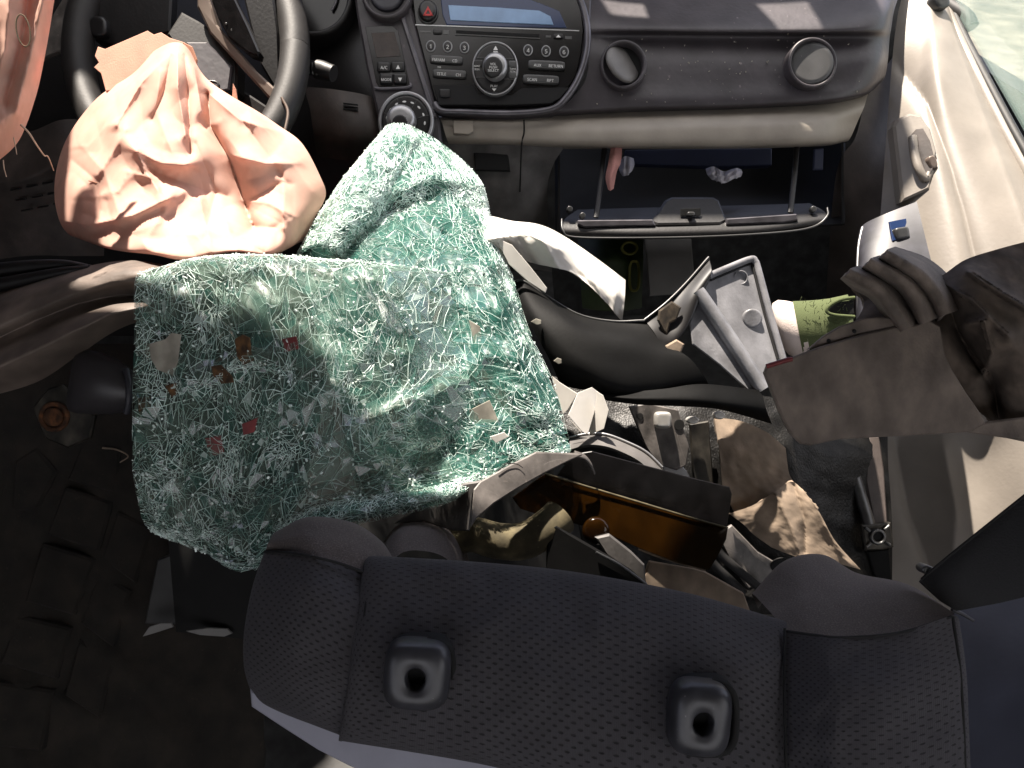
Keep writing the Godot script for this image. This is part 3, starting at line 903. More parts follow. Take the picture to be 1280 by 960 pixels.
func glove_box():
	var g = thing("glove_box", "open black glove box with its lid dropped below the cream knee panel", "glove box", at(870, 290, 1.15))
	# the bin: back, floor and two cheeks
	sheet_of("bin", [
		[700, 182, 1.21, 704, 182, 1.32, 800, 182, 1.42, 960, 182, 1.42, 1046, 180, 1.32, 1052, 178, 1.21],
		[700, 215, 1.21, 704, 215, 1.32, 800, 215, 1.42, 960, 215, 1.42, 1046, 213, 1.32, 1052, 212, 1.21],
		[700, 250, 1.21, 704, 250, 1.30, 800, 246, 1.38, 960, 246, 1.38, 1046, 246, 1.30, 1052, 246, 1.21],
		[700, 292, 1.21, 704, 290, 1.22, 800, 286, 1.23, 960, 284, 1.23, 1046, 280, 1.22, 1052, 280, 1.21]], 40, 24, 0.003, M.black, g)
	sheet_of("lid", [
		[722, 262, 1.20, 790, 260, 1.20, 870, 258, 1.20, 950, 256, 1.20, 1012, 254, 1.20],
		[706, 274, 1.15, 790, 273, 1.15, 870, 271, 1.15, 950, 268, 1.15, 1030, 264, 1.15],
		[703, 285, 1.135, 790, 287, 1.13, 870, 286, 1.13, 950, 283, 1.13, 1033, 272, 1.135],
		[712, 295, 1.135, 790, 296, 1.13, 870, 295, 1.13, 950, 291, 1.13, 1024, 281, 1.135],
		[722, 298, 1.145, 790, 299, 1.145, 870, 298, 1.145, 950, 294, 1.145, 1014, 285, 1.145]], 50, 24, 0.006, M.dash_dark, g)
	plate("lid_liner", [722, 275, 816, 274, 820, 282, 730, 284, 722, 280], 1.130, 0.008, M.trim_silver, g, 1.5)
	plate("lid_liner", [908, 273, 996, 267, 998, 275, 980, 278, 908, 281], 1.130, 0.008, M.trim_silver, g, 1.5)
	rod("lid_edge", [702, 274, 1.142, 704, 288, 1.131, 718, 296.5, 1.131, 800, 297.5, 1.129, 892, 295.5, 1.129, 980, 290, 1.129, 1018, 283, 1.131, 1034, 270, 1.135, 1034, 260, 1.145], 0.0017, 0.0017, M.key_grey, g, 8)
	plate("latch_plate", [814, 278, 832, 250, 840, 246, 892, 246, 899, 250, 909, 276, 900, 280, 822, 281], func(x, y): return 1.130 + (280 - y) * 0.0011, 0.012, M.dash_dark, g, 2.5)
	plate("latch_hole", [851, 261, 876, 260, 876, 269, 851, 270], 1.136, 0.003, M.void, g, 0.4)
	knob("latch_pin", 863, 268, 1.135, 9, 5, 0.005, M.steel, g, 4.0)
	rod("lid_strap", [756, 182, 1.20, 752, 220, 1.18, 745, 272, 1.14], 0.0042, 0.0042, M.dash_dark, g, 8, 5, 0.4)
	rod("lid_strap", [996, 184, 1.20, 993, 220, 1.18, 988, 266, 1.14], 0.0042, 0.0042, M.dash_dark, g, 8, 5, 0.4)
	for k in [[712, 262], [728, 270], [1016, 262]]:
		knob("hinge_screw", k[0], k[1], 1.14, 8, 8, 0.005, M.key_grey, g)
	var p = sheet_of("cloth", [
		[764, 182, 1.19, 770, 180, 1.185, 778, 182, 1.19],
		[760, 205, 1.18, 767, 205, 1.165, 776, 203, 1.175],
		[757, 222, 1.17, 763, 222, 1.155, 771, 215, 1.17],
		[760, 237, 1.16, 763, 238, 1.155, 767, 236, 1.16]], 12, 18, 0.003, M.pink_cloth)
	tag(p, "small pink cloth hanging from the glove box beside its left strap", "cloth")
	var bk = plate("booklet", [782, 187, 965, 185, 965, 206, 900, 208, 782, 204], 1.30, 0.02, M.blue_book)
	tag(bk, "dark blue booklet lying across the back of the open glove box", "booklet")
	var bc = plate("card", [1018, 186, 1030, 185, 1029, 212, 1017, 212], 1.20, 0.004, M.blue_book)
	tag(bc, "small blue card standing at the right end of the glove box", "card")
	var t = sheet_of("tissue", [
		[882, 211, 1.24, 892, 208, 1.22, 905, 214, 1.22, 920, 210, 1.22, 927, 212, 1.24],
		[884, 218, 1.22, 892, 216, 1.20, 905, 220, 1.20, 920, 214, 1.20, 928, 216, 1.22],
		[890, 225, 1.22, 896, 226, 1.20, 906, 229, 1.20, 918, 223, 1.20, 926, 221, 1.22]], 24, 14, 0.002, M.tissue, self, func(x, y, u, v): return 0.008 * sin(x * 0.6 + y * 0.4) * sin(y * 0.5))
	tag(t, "crumpled white tissue in the middle of the glove box", "tissue")
	var c2 = sheet_of("handkerchief", [
		[776, 200, 1.24, 782, 195, 1.22, 792, 198, 1.24],
		[774, 212, 1.22, 783, 210, 1.20, 793, 206, 1.22],
		[778, 220, 1.22, 784, 219, 1.20, 790, 214, 1.22]], 12, 12, 0.002, M.tissue, self, func(x, y, u, v): return 0.006 * sin(x * 0.7))
	tag(c2, "small lilac handkerchief bunched next to the pink cloth", "handkerchief")
	# things under the lid
	var gb = thing("green_bag", "dark green bag with yellow rings under the glove box lid", "bag", at(765, 370, 1.28))
	sheet_of("pouch", [
		[722, 296, 1.34, 750, 294, 1.31, 780, 294, 1.31, 804, 296, 1.34],
		[724, 330, 1.29, 750, 330, 1.26, 780, 330, 1.26, 804, 330, 1.29],
		[728, 385, 1.27, 750, 388, 1.25, 780, 388, 1.25, 802, 385, 1.27]], 16, 20, 0.004, M.green_bag, gb)
	ring("yellow_ring", 787, 310, 1.262, 22, 18, 3, 0.002, M.yellow_mark, gb, 2.0, 24)
	ring("yellow_ring", 793, 345, 1.25, 15, 40, 3, 0.002, M.yellow_mark, gb, 3.0, 24)
	var gc = plate("card_sheet", [806, 296, 864, 296, 870, 366, 812, 370], func(x, y): return 1.24 - (y - 300) * 0.0006, 0.003, M.grey_card)
	tag(gc, "plain grey card leaning under the glove box beside the green bag", "card")

func door():
	var d = thing("passenger_door", "cream passenger door with grey switch panel, pull handle and lowered window", "car door", at(1150, 500, 1.1))
	var rows = [
		[1138, -40, 1.33, 1165, -40, 1.31, 1170, -40, 1.31, 1178, -40, 1.32, 1182, -40, 1.335],
		[1122, 20, 1.29, 1158, 20, 1.262, 1172, 20, 1.26, 1186, 20, 1.27, 1192, 20, 1.285],
		[1114, 90, 1.25, 1148, 90, 1.205, 1174, 90, 1.17, 1210, 90, 1.20, 1220, 90, 1.215],
		[1108, 170, 1.21, 1145, 170, 1.155, 1186, 170, 1.115, 1246, 170, 1.13, 1260, 170, 1.145],
		[1102, 250, 1.18, 1145, 250, 1.12, 1204, 250, 1.07, 1280, 250, 1.07, 1306, 250, 1.08],
		[1096, 340, 1.15, 1148, 340, 1.085, 1224, 340, 1.03, 1320, 340, 1.02, 1360, 340, 1.03],
		[1092, 450, 1.12, 1152, 450, 1.055, 1235, 450, .99, 1340, 450, .97, 1390, 450, .98],
		[1094, 560, 1.10, 1155, 560, 1.07, 1225, 560, 1.03, 1300, 560, .97, 1390, 560, .93],
		[1110, 700, 1.08, 1165, 700, 1.05, 1225, 700, 1.01, 1300, 700, .95, 1390, 700, .90],
		[1120, 860, 1.07, 1170, 860, 1.04, 1230, 860, 1.00, 1300, 860, .93, 1390, 860, .88]]
	# a long hollow runs under the shoulder; its edge catches the light
	var fl = [[0.018, 30.0, 9.0, [1128, 92, 1160, 130, 1185, 200, 1205, 270, 1222, 340, 1230, 460]], [-0.010, 18.0, 18.0, [1185, 20, 1225, 130, 1275, 260, 1320, 380]], [0.012, 26.0, 10.0, [1120, 560, 1135, 640, 1165, 720]], [-0.012, 30.0, 30.0, [1180, 560, 1195, 640, 1190, 720]]]
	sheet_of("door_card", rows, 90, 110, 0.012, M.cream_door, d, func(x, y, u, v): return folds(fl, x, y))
	# recessed pull handle
	plate("handle_surround", [1117, 158, 1122, 148, 1138, 141, 1152, 144, 1164, 160, 1172, 190, 1168, 206, 1163, 236, 1128, 252, 1122, 200], func(x, y): return 1.136 - (y - 190) * 0.0003 - (x - 1140) * 0.0008, 0.02, M.cream_door, d, 3.0)
	plate("handle_well", [1140, 168, 1146, 161, 1154, 160, 1163, 176, 1168, 196, 1166, 212, 1158, 228, 1153, 224, 1146, 205], func(x, y): return 1.1335 - (y - 190) * 0.0003 - (x - 1140) * 0.0008, 0.004, M.shade_trim, d, 0.8)
	rod("pull_lever", [1141, 172, 1.136, 1143, 192, 1.124, 1149, 212, 1.114, 1157, 224, 1.112, 1163, 214, 1.114], 0.0065, 0.0055, M.cream_door, d, 12)
	knob("lock_tab", 1163, 204, 1.115, 10, 16, 0.008, M.spoke, d, 3.0, 0.3)
	# switch panel on the armrest
	sheet_of("armrest", [
		[1072, 300, 1.13, 1078, 282, 1.12, 1105, 268, 1.10, 1146, 252, 1.09],
		[1070, 330, 1.11, 1078, 322, 1.08, 1110, 315, 1.06, 1160, 310, 1.05],
		[1070, 380, 1.08, 1080, 376, 1.05, 1120, 370, 1.03, 1174, 366, 1.02],
		[1072, 440, 1.06, 1084, 436, 1.03, 1130, 430, 1.01, 1186, 426, 1.00],
		[1082, 540, 1.05, 1096, 536, 1.02, 1140, 530, .99, 1198, 520, .97]], 30, 40, 0.01, M.switch_panel, d)
	rod("armrest_edge", [1078, 284, 1.118, 1073, 310, 1.105, 1072, 350, 1.085, 1074, 400, 1.065], 0.0018, 0.0018, M.silver, d, 6)
	var sp = plate("switch_well", [1112, 277, 1133, 273, 1137, 297, 1116, 301], func(x, y): return 1.074 - (y - 285) * 0.0006, 0.004, M.lcd_edge, d, 0.6)
	knob("window_switch", 1126, 292, 1.068, 18, 15, 0.006, M.key_grey, sp, 5.0, 0.15)
	plate("cup_recess", [1108, 318, 1152, 312, 1160, 350, 1166, 395, 1120, 400], func(x, y): return 1.052 - (y - 320) * 0.0007, 0.003, M.lcd_edge, d, 0.8)
	# window sill, seal and glass
	rod("sill_trim", [1172, -30, 1.325, 1190, 30, 1.275, 1224, 100, 1.205, 1268, 186, 1.125, 1318, 270, 1.06], 0.010, 0.010, M.cream_door, d, 12)
	rod("window_seal", [1178, -30, 1.315, 1198, 30, 1.268, 1232, 98, 1.197, 1276, 180, 1.118, 1326, 262, 1.05], 0.007, 0.007, M.seal, d, 10)
	var b = B.new()
	var A = at(1190, 5, 1.285)
	var C = at(1332, 255, 1.05)
	var up = Vector3(0.03, 0.22, 0.02)
	b.quad(A + up * 1.3, C + up, C, A, -1)
	b.quad(C + up + Vector3(0.004, 0, 0), A + up * 1.3 + Vector3(0.004, 0, 0), A + Vector3(0.004, 0, 0), C + Vector3(0.004, 0, 0), -1)
	b.quad(A + up * 1.3, A + up * 1.3 + Vector3(0.004, 0, 0), C + up + Vector3(0.004, 0, 0), C + up, -1)
	put(b, "window_pane", M.pane, d)
	rod("window_channel", [1170, -30, 1.33, 1182, 2, 1.30, 1206, 20, 1.27, 1214, 34, 1.262], 0.014, 0.012, M.seal, d, 10)
	knob("mirror_mount", 1170, 6, 1.27, 18, 22, 0.02, M.key_grey, d, 3.0, 0.3)
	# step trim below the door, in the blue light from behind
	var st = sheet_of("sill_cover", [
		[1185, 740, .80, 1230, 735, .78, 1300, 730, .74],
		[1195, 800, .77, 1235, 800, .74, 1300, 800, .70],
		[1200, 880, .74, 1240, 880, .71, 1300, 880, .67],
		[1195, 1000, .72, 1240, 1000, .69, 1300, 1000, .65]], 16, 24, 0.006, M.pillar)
	tag(st, "pale grey plastic pillar cover below the belt at the door", "pillar cover")

func airbags():
	var n = FastNoiseLite.new()
	n.seed = 7
	n.frequency = 0.011
	n.noise_type = FastNoiseLite.TYPE_SIMPLEX
	n.fractal_type = FastNoiseLite.FRACTAL_RIDGED
	n.fractal_octaves = 1
	var fl = [
		[0.034, 7.0, 11.0, [260, 118, 262, 156, 287, 198, 311, 268, 317, 283]],
		[-0.022, 34.0, 9.0, [171, 189, 202, 205, 234, 206]],
		[-0.022, 5.0, 26.0, [171, 189, 183, 215, 197, 236]],
		[-0.016, 14.0, 12.0, [122, 219, 142, 190, 156, 163]],
		[-0.022, 26.0, 8.0, [75, 275, 110, 282, 166, 270, 212, 248]],
		[0.014, 22.0, 24.0, [205, 218, 250, 236, 284, 245]],
		[-0.016, 26.0, 9.0, [291, 195, 333, 205, 371, 204]],
		[0.014, 16.0, 14.0, [315, 248, 352, 228]],
		[0.010, 14.0, 14.0, [318, 283, 345, 285]],
		[-0.014, 22.0, 9.0, [354, 226, 354, 285]],
		[0.010, 14.0, 12.0, [291, 291, 333, 318]],
		[-0.018, 8.0, 8.0, [214, 66, 177, 103, 145, 156]],
		[-0.015, 7.0, 7.0, [222, 62, 222, 110, 232, 170]],
		[0.013, 6.0, 6.0, [214, 70, 205, 115, 190, 150]],
		[0.015, 5.0, 6.0, [231, 70, 235, 110, 238, 190]],
		[-0.010, 6.0, 6.0, [243, 85, 252, 140]],
		[-0.012, 20.0, 8.0, [262, 118, 300, 150, 350, 165]],
		[0.012, 14.0, 14.0, [90, 200, 120, 225, 125, 262]],
		[-0.006, 8.0, 12.0, [100, 180, 130, 215, 150, 270]], [-0.006, 10.0, 8.0, [200, 90, 195, 140, 215, 190]], [0.006, 7.0, 9.0, [285, 125, 310, 160, 360, 230]],
		[-0.006, 9.0, 9.0, [230, 240, 200, 270, 180, 305]], [-0.006, 8.0, 10.0, [330, 160, 355, 190, 390, 240]], [0.006, 8.0, 8.0, [245, 180, 270, 240, 255, 300]],
		[-0.008, 6.0, 16.0, [250, 250, 262, 300]]]
	var wr = RandomNumberGenerator.new()
	wr.seed = 12
	for k in 46:
		var x = wr.randf_range(90, 390)
		var y = wr.randf_range(110, 305)
		var a = Vector2(x - 225, y - 40).angle() + wr.randfn(0, 0.5)
		var l = wr.randf_range(18, 55)
		var w1 = wr.randf_range(3, 12)
		fl.append([wr.randf_range(0.0012, 0.0040) * (1 if wr.randf() < 0.5 else -1), w1, wr.randf_range(3, 12), [x, y, x + cos(a) * l, y + sin(a) * l * 0.8, x + cos(a + 0.4) * l * 1.7, y + sin(a + 0.4) * l * 1.3]])
	var bag = thing("steering_airbag", "large deflated pink airbag hanging from the steering wheel hub", "airbag", at(240, 310, 0.92))
	sheet_of("bag_cloth", [
		[192, 64, 1.0, 204, 57, .99, 216, 53, .985, 229, 55, .985, 240, 68, .99, 248, 92, 1.0, 256, 110, 1.01],
		[166, 92, 1.0, 190, 88, .97, 215, 86, .955, 238, 92, .96, 255, 106, .975, 278, 114, .98, 306, 130, 1.0],
		[122, 122, 1.0, 165, 125, .96, 205, 125, .94, 240, 130, .94, 265, 135, .95, 305, 140, .96, 350, 158, .99],
		[88, 165, 1.0, 135, 165, .95, 190, 170, .925, 235, 175, .92, 270, 180, .93, 325, 185, .94, 378, 180, .97],
		[72, 205, 1.0, 115, 210, .94, 175, 215, .91, 235, 220, .905, 275, 225, .91, 340, 225, .92, 400, 220, .96],
		[68, 245, .99, 110, 250, .92, 170, 255, .89, 235, 260, .885, 280, 262, .89, 350, 255, .91, 407, 245, .96],
		[76, 280, .97, 120, 288, .905, 175, 292, .855, 235, 295, .845, 285, 295, .85, 345, 290, .88, 392, 275, .95],
		[92, 296, .98, 140, 312, .875, 190, 318, .835, 235, 325, .825, 290, 315, .835, 340, 318, .865, 384, 298, .96],
		[110, 292, 1.02, 150, 300, .98, 195, 308, .95, 238, 312, .94, 290, 305, .95, 338, 308, .97, 372, 296, 1.0]],
		170, 170, 0.0025, M.airbag, bag, func(x, y, u, v):
			var e = minf(minf(u, 1 - u) * 7.0, minf(v * 5.0, (1 - v) * 6.0))
			return folds(fl, x, y) * clampf(e, 0.15, 1) + 0.002 * n.get_noise_2d(x * 1.3, y) * clampf(e, 0, 1))
	plate("torn_flap", [118, 70, 122, 58, 131, 61, 184, 38, 192, 43, 201, 40, 212, 47, 231, 53, 228, 74, 204, 66, 186, 78, 168, 96, 146, 112, 132, 114, 126, 92, 117, 84, 123, 78], func(x, y): return 1.015 + (x - 170) * 0.0002 - (y - 70) * 0.0003, 0.003, M.airbag_flap, bag, 0.8)
	plate("inner_flap", [228, 52, 240, 58, 246, 74, 244, 96, 236, 84], 1.0, 0.003, M.seam, bag, 0.8)
	plate("loose_tip", [291, 104, 295, 112, 297, 126, 290, 124], 1.0, 0.002, M.airbag_flap, bag, 0.5)
	rod("stitching", [111, 226, .925, 122, 229, .92, 134, 232, .915], 0.0006, 0.0006, M.seam, bag, 5)
	var m = FastNoiseLite.new()
	m.seed = 3
	m.frequency = 0.02
	var cf = [[-0.02, 12.0, 12.0, [58, -20, 40, 60, 20, 140]], [0.018, 10.0, 10.0, [38, -20, 26, 60, 8, 130]], [-0.012, 8.0, 14.0, [14, -20, 6, 60, -10, 120]]]
	var cu = thing("curtain_airbag", "pale pink side curtain airbag hanging in the upper left corner", "airbag", at(20, 210, 0.82))
	sheet_of("curtain_cloth", [
		[-70, -60, .80, -20, -60, .79, 30, -60, .79, 78, -60, .83],
		[-70, 0, .80, -20, 0, .79, 25, 0, .785, 68, 0, .83],
		[-70, 60, .80, -20, 60, .79, 20, 60, .785, 58, 60, .83],
		[-70, 120, .80, -25, 120, .79, 10, 120, .785, 45, 120, .83],
		[-70, 180, .80, -35, 175, .79, -8, 170, .785, 24, 175, .82],
		[-70, 225, .82, -45, 220, .81, -25, 215, .81, -6, 205, .82]], 60, 80, 0.003, M.airbag, cu, func(x, y, u, v): return folds(cf, x, y) + 0.004 * m.get_noise_2d(x, y))
	var k = d_ring(29, 38, 0.765)
	put(k, "printed_circle", M.ink, cu)
	var t = rod("loose_thread", [26, 156, .80, 36, 166, .80, 45, 180, .81, 55, 194, .83, 60, 196, .84, 67, 213, .90], 0.0011, 0.0006, M.thread)
	tag(t, "long frayed thread between the curtain airbag and the wheel airbag", "thread")
	t = rod("loose_thread", [17, 172, .80, 19, 182, .80, 21, 193, .80], 0.0006, 0.0004, M.thread)
	tag(t, "short thread hanging straight from the curtain airbag edge", "thread")
	t = rod("loose_thread", [4, 200, .80, 5, 210, .80, 8, 221, .80], 0.0006, 0.0004, M.thread)
	tag(t, "short thread at the lowest tip of the curtain airbag", "thread")

func d_ring(x: float, y: float, d: float) -> B:
	var line = PackedVector3Array()
	for k in 33:
		var a = TAU * k / 32
		line.append(at(x + 8.5 * cos(a) + 3 * sin(a), y + 20 * sin(a), d + 0.001 * cos(a)))
	var b = B.new()
	tube(b, line, 0.0007, 0.0007, 5)
	return b

# ---------- the shattered windscreen ----------
class GlassSkin:
	var p := PackedVector3Array()
	var n := PackedVector3Array()
	var nu := 0
	var nv := 0
	var w := 0.0
	var h := 0.0
	var warp := FastNoiseLite.new()
	func bend(q: Vector2) -> Vector2:
		return q + Vector2(warp.get_noise_2d(q.x, q.y), warp.get_noise_2d(q.x + 7.0, q.y - 3.0)) * 0.010 * clampf(minf(minf(q.x, w - q.x), minf(q.y, h - q.y)) / 0.02, 0, 1)
	func pos(q0: Vector2, lift := 0.0) -> Vector3:
		var q = bend(q0)
		var fx = clampf(q.x / w, 0, 1) * nu
		var fy = clampf(q.y / h, 0, 1) * nv
		var i = mini(int(fx), nu - 1)
		var j = mini(int(fy), nv - 1)
		var a = fx - i
		var c = fy - j
		var k = j * (nu + 1) + i
		var s = nu + 1
		var r = p[k].lerp(p[k + 1], a).lerp(p[k + s].lerp(p[k + s + 1], a), c)
		if lift != 0:
			r += n[k] * lift
		return r
	func nrm(q: Vector2) -> Vector3:
		var i = clampi(int(q.x / w * nu + 0.5), 0, nu)
		var j = clampi(int(q.y / h * nv + 0.5), 0, nv)
		return n[j * (nu + 1) + i]

func skin(rows: Array, nu: int, nv: int, mod) -> GlassSkin:
	var R = rows3(rows)
	var s = GlassSkin.new()
	s.warp.seed = 77
	s.warp.frequency = 16.0
	s.warp.fractal_octaves = 2
	s.nu = nu
	s.nv = nv
	for j in nv + 1:
		for i in nu + 1:
			var q = patch(R, float(i) / nu, float(j) / nv)
			q.z += mod.call(q.x, q.y)
			s.p.append(at(q.x, q.y, q.z))
	var k = nu + 1
	for j in nv + 1:
		for i in nu + 1:
			var du = s.p[j * k + mini(i + 1, nu)] - s.p[j * k + maxi(i - 1, 0)]
			var dv = s.p[mini(j + 1, nv) * k + i] - s.p[maxi(j - 1, 0) * k + i]
			s.n.append(dv.cross(du).normalized())
	for j in nv + 1:
		for i in nu:
			s.w += (s.p[j * k + i + 1] - s.p[j * k + i]).length() / (nv + 1)
	for i in nu + 1:
		for j in nv:
			s.h += (s.p[(j + 1) * k + i] - s.p[j * k + i]).length() / (nu + 1)
	return s

func poly_area(q: PackedVector2Array) -> float:
	var a = 0.0
	for i in q.size():
		a += q[i].cross(q[(i + 1) % q.size()])
	return absf(a) / 2

func ribbon(b: B, s: GlassSkin, a: Vector2, c: Vector2, wide: float, lift: float):
	var L = (c - a).length()
	if L < 1e-4:
		return
	var n = maxi(1, int(L / 0.006))
	var bow = rng.randfn(0, 0.035) * minf(L, 0.06)
	var side2 = (c - a).orthogonal().normalized()
	var prev = []
	for k in n + 1:
		var q = a.lerp(c, float(k) / n) + side2 * bow * sin(PI * k / n)
		var m = s.pos(q, lift)
		var e = s.pos(q + side2 * 0.002, lift) - m
		e = e.normalized() * wide * 0.5 * (0.75 + 0.5 * rng.randf())
		var cur = [m - e, m + s.nrm(q) * wide * 0.45, m + e]
		if k > 0:
			b.quad(prev[0], cur[0], cur[1], prev[1], -1)
			b.quad(prev[1], cur[1], cur[2], prev[2], -1)
		prev = cur

func shatter(W: Node3D, s: GlassSkin, least: Callable, whiteness: Callable, own: int, looks: Callable, film: Array, drop: float, long_cracks: int):
	# the plastic interlayer
	var fb = B.new()
	var k1 = s.nu + 1
	for j in s.nv:
		for i in s.nu:
			var k = j * k1 + i
			var o = -0.0030
			fb.quad(s.p[k] + s.n[k] * o, s.p[k + 1] + s.n[k + 1] * o, s.p[k + k1 + 1] + s.n[k + k1 + 1] * o, s.p[k + k1] + s.n[k + k1] * o)
	put(fb, "interlayer", M[film[0]], W)
	# two glass layers crack independently: cut each into splinters, again and again
	var cuts = []
	var leaves = []
	var crush = FastNoiseLite.new()
	crush.seed = rng.randi() % 999
	crush.frequency = 14.0
	crush.fractal_octaves = 2
	for layer in 2:
		var todo = [PackedVector2Array([Vector2(0, 0), Vector2(s.w, 0), Vector2(s.w, s.h), Vector2(0, s.h)])]
		while todo.size() > 0:
			var q: PackedVector2Array = todo.pop_back()
			var c = Vector2.ZERO
			for v in q:
				c += v
			c /= q.size()
			var a = poly_area(q)
			var want = least.call(c.x / s.w, c.y / s.h) * rng.randf_range(0.5, 1.9) * (1.0 if layer == 0 else 2.4) * exp(2.2 * crush.get_noise_2d(c.x + layer, c.y))
			if a < want or q.size() < 3:
				if layer == 0:
					leaves.append([a, q, c])
				for i in q.size():
					if rng.randf() < 0.85:
						cuts.append([q[i], q[(i + 1) % q.size()], layer])
				continue
			var far = Vector2.ZERO
			for v in q:
				if (v - c).length() > far.length():
					far = v - c
			var dir = far.orthogonal().normalized().rotated(rng.randfn(0, 0.38)) if rng.randf() < 0.93 else Vector2.from_angle(rng.randf() * TAU)
			var mid = c + far * rng.randf_range(-0.25, 0.25)
			var l = PackedVector2Array()
			var r = PackedVector2Array()
			var hits = []
			for i in q.size():
				var p0 = q[i]
				var p1 = q[(i + 1) % q.size()]
				var d0 = dir.cross(p0 - mid)
				var d1 = dir.cross(p1 - mid)
				if d0 >= 0:
					l.append(p0)
				else:
					r.append(p0)
				if (d0 >= 0) != (d1 >= 0):
					var x = p0.lerp(p1, d0 / (d0 - d1))
					l.append(x)
					r.append(x)
					hits.append(x)
			if l.size() >= 3 and r.size() >= 3:
				todo.append(l)
				todo.append(r)
			elif a > 2e-5:
				todo.append(q)
	leaves.sort_custom(func(x, y): return x[0] > y[0])
	var rest = {}
	var count = 0
	for lf in leaves:
		var q: PackedVector2Array = lf[1]
		var c: Vector2 = lf[2]
		var edge = minf(minf(c.x, s.w - c.x), minf(c.y, s.h - c.y))
		if edge < 0.006 and rng.randf() < drop:
			continue
		if rng.randf() < 0.03:
			continue
		var tip = Vector2(rng.randfn(0, 0.03), rng.randfn(0, 0.03))
		var lift0 = rng.randf_range(-0.0004, 0.0008)
		var top = PackedVector3Array()
		var low = PackedVector3Array()
		for v in q:
			var g = c + (v - c) * 0.965
			var lift = lift0 + tip.dot(v - c)
			top.append(s.pos(g, lift))
			low.append(s.pos(g, lift - 0.0021))
		var look = looks.call(c.x / s.w, c.y / s.h, rng.randf())
		if look == "shard_pale" and lf[0] > 4e-5:
			look = "shard"
		var single = count < own
		var b: B
		if single:
			b = B.new()
		else:
			if not rest.has(look):
				rest[look] = B.new()
			b = rest[look]
		for i in range(1, q.size() - 1):
			b.tri(top[0], top[i], top[i + 1], -1)
		for i in q.size():
			var j = (i + 1) % q.size()
			b.quad(top[j], top[i], low[i], low[j], -1)
		if single:
			put(b, "glass_shard", M[look], W)
			count += 1
	for look in rest:
		put(rest[look], "glass_splinters", M[look], W).set_meta("kind", "stuff")
	# crack lines: frosted walls of the breaks, and long ones that run right across
	var wb = B.new()
	var db = B.new()
	var sb = B.new()
	for t in long_cracks:
		var a = Vector2(rng.randf() * s.w, rng.randf() * s.h)
		var an = rng.randf() * TAU
		var L = rng.randf_range(0.02, 0.16)
		var bend = rng.randfn(0, 9.0)
		var st = 0.009
		var lay = rng.randi() % 2
		for k in int(L / st):
			var c = a + Vector2.from_angle(an) * st
			an += bend * st + rng.randfn(0, 0.10)
			if c.x < 0 or c.y < 0 or c.x > s.w or c.y > s.h:
				break
			cuts.append([a, c, lay])
			a = c
	for c in cuts:
		var m = (c[0] + c[1]) / 2
		var wh = whiteness.call(m.x / s.w, m.y / s.h)
		var band = crush.get_noise_2d(m.x * 1.7 + 3.0, m.y * 1.7)
		var wide = 0.00033 * exp(0.6 * band) * rng.randf_range(0.75, 1.2) * (0.7 + 1.0 * wh)
		var dark = rng.randf() < 0.14 * (1.0 - wh)
		ribbon(db if dark else (sb if rng.randf_range(-0.08, 0.08) - band > -0.02 + 0.4 * wh else wb), s, c[0], c[1], wide, 0.0006 if c[2] == 0 else -0.0026)
	put(wb, "crack_lines", M.crack, W).set_meta("kind", "stuff")
	put(sb, "faint_cracks", M.crack_soft, W).set_meta("kind", "stuff")
	put(db, "dark_cracks", M.crack_dark, W).set_meta("kind", "stuff")
	# glittering crumbs
	var cb = B.new()
	for k in int(s.w * s.h * 24000):
		var q = Vector2(rng.randf() * s.w, rng.randf() * s.h)
		if rng.randf() > 0.25 + 0.75 * whiteness.call(q.x / s.w, q.y / s.h):
			continue
		var z = rng.randf_range(0.0006, 0.0019)
		box(cb, Transform3D(Basis.from_euler(Vector3(rng.randf() * 6, rng.randf() * 6, rng.randf() * 6)), s.pos(q, 0.001)), Vector3(z, z * rng.randf_range(0.4, 1), z * rng.randf_range(0.6, 1.8)))
	put(cb, "glass_crumbs", M.crumb, W).set_meta("kind", "stuff")

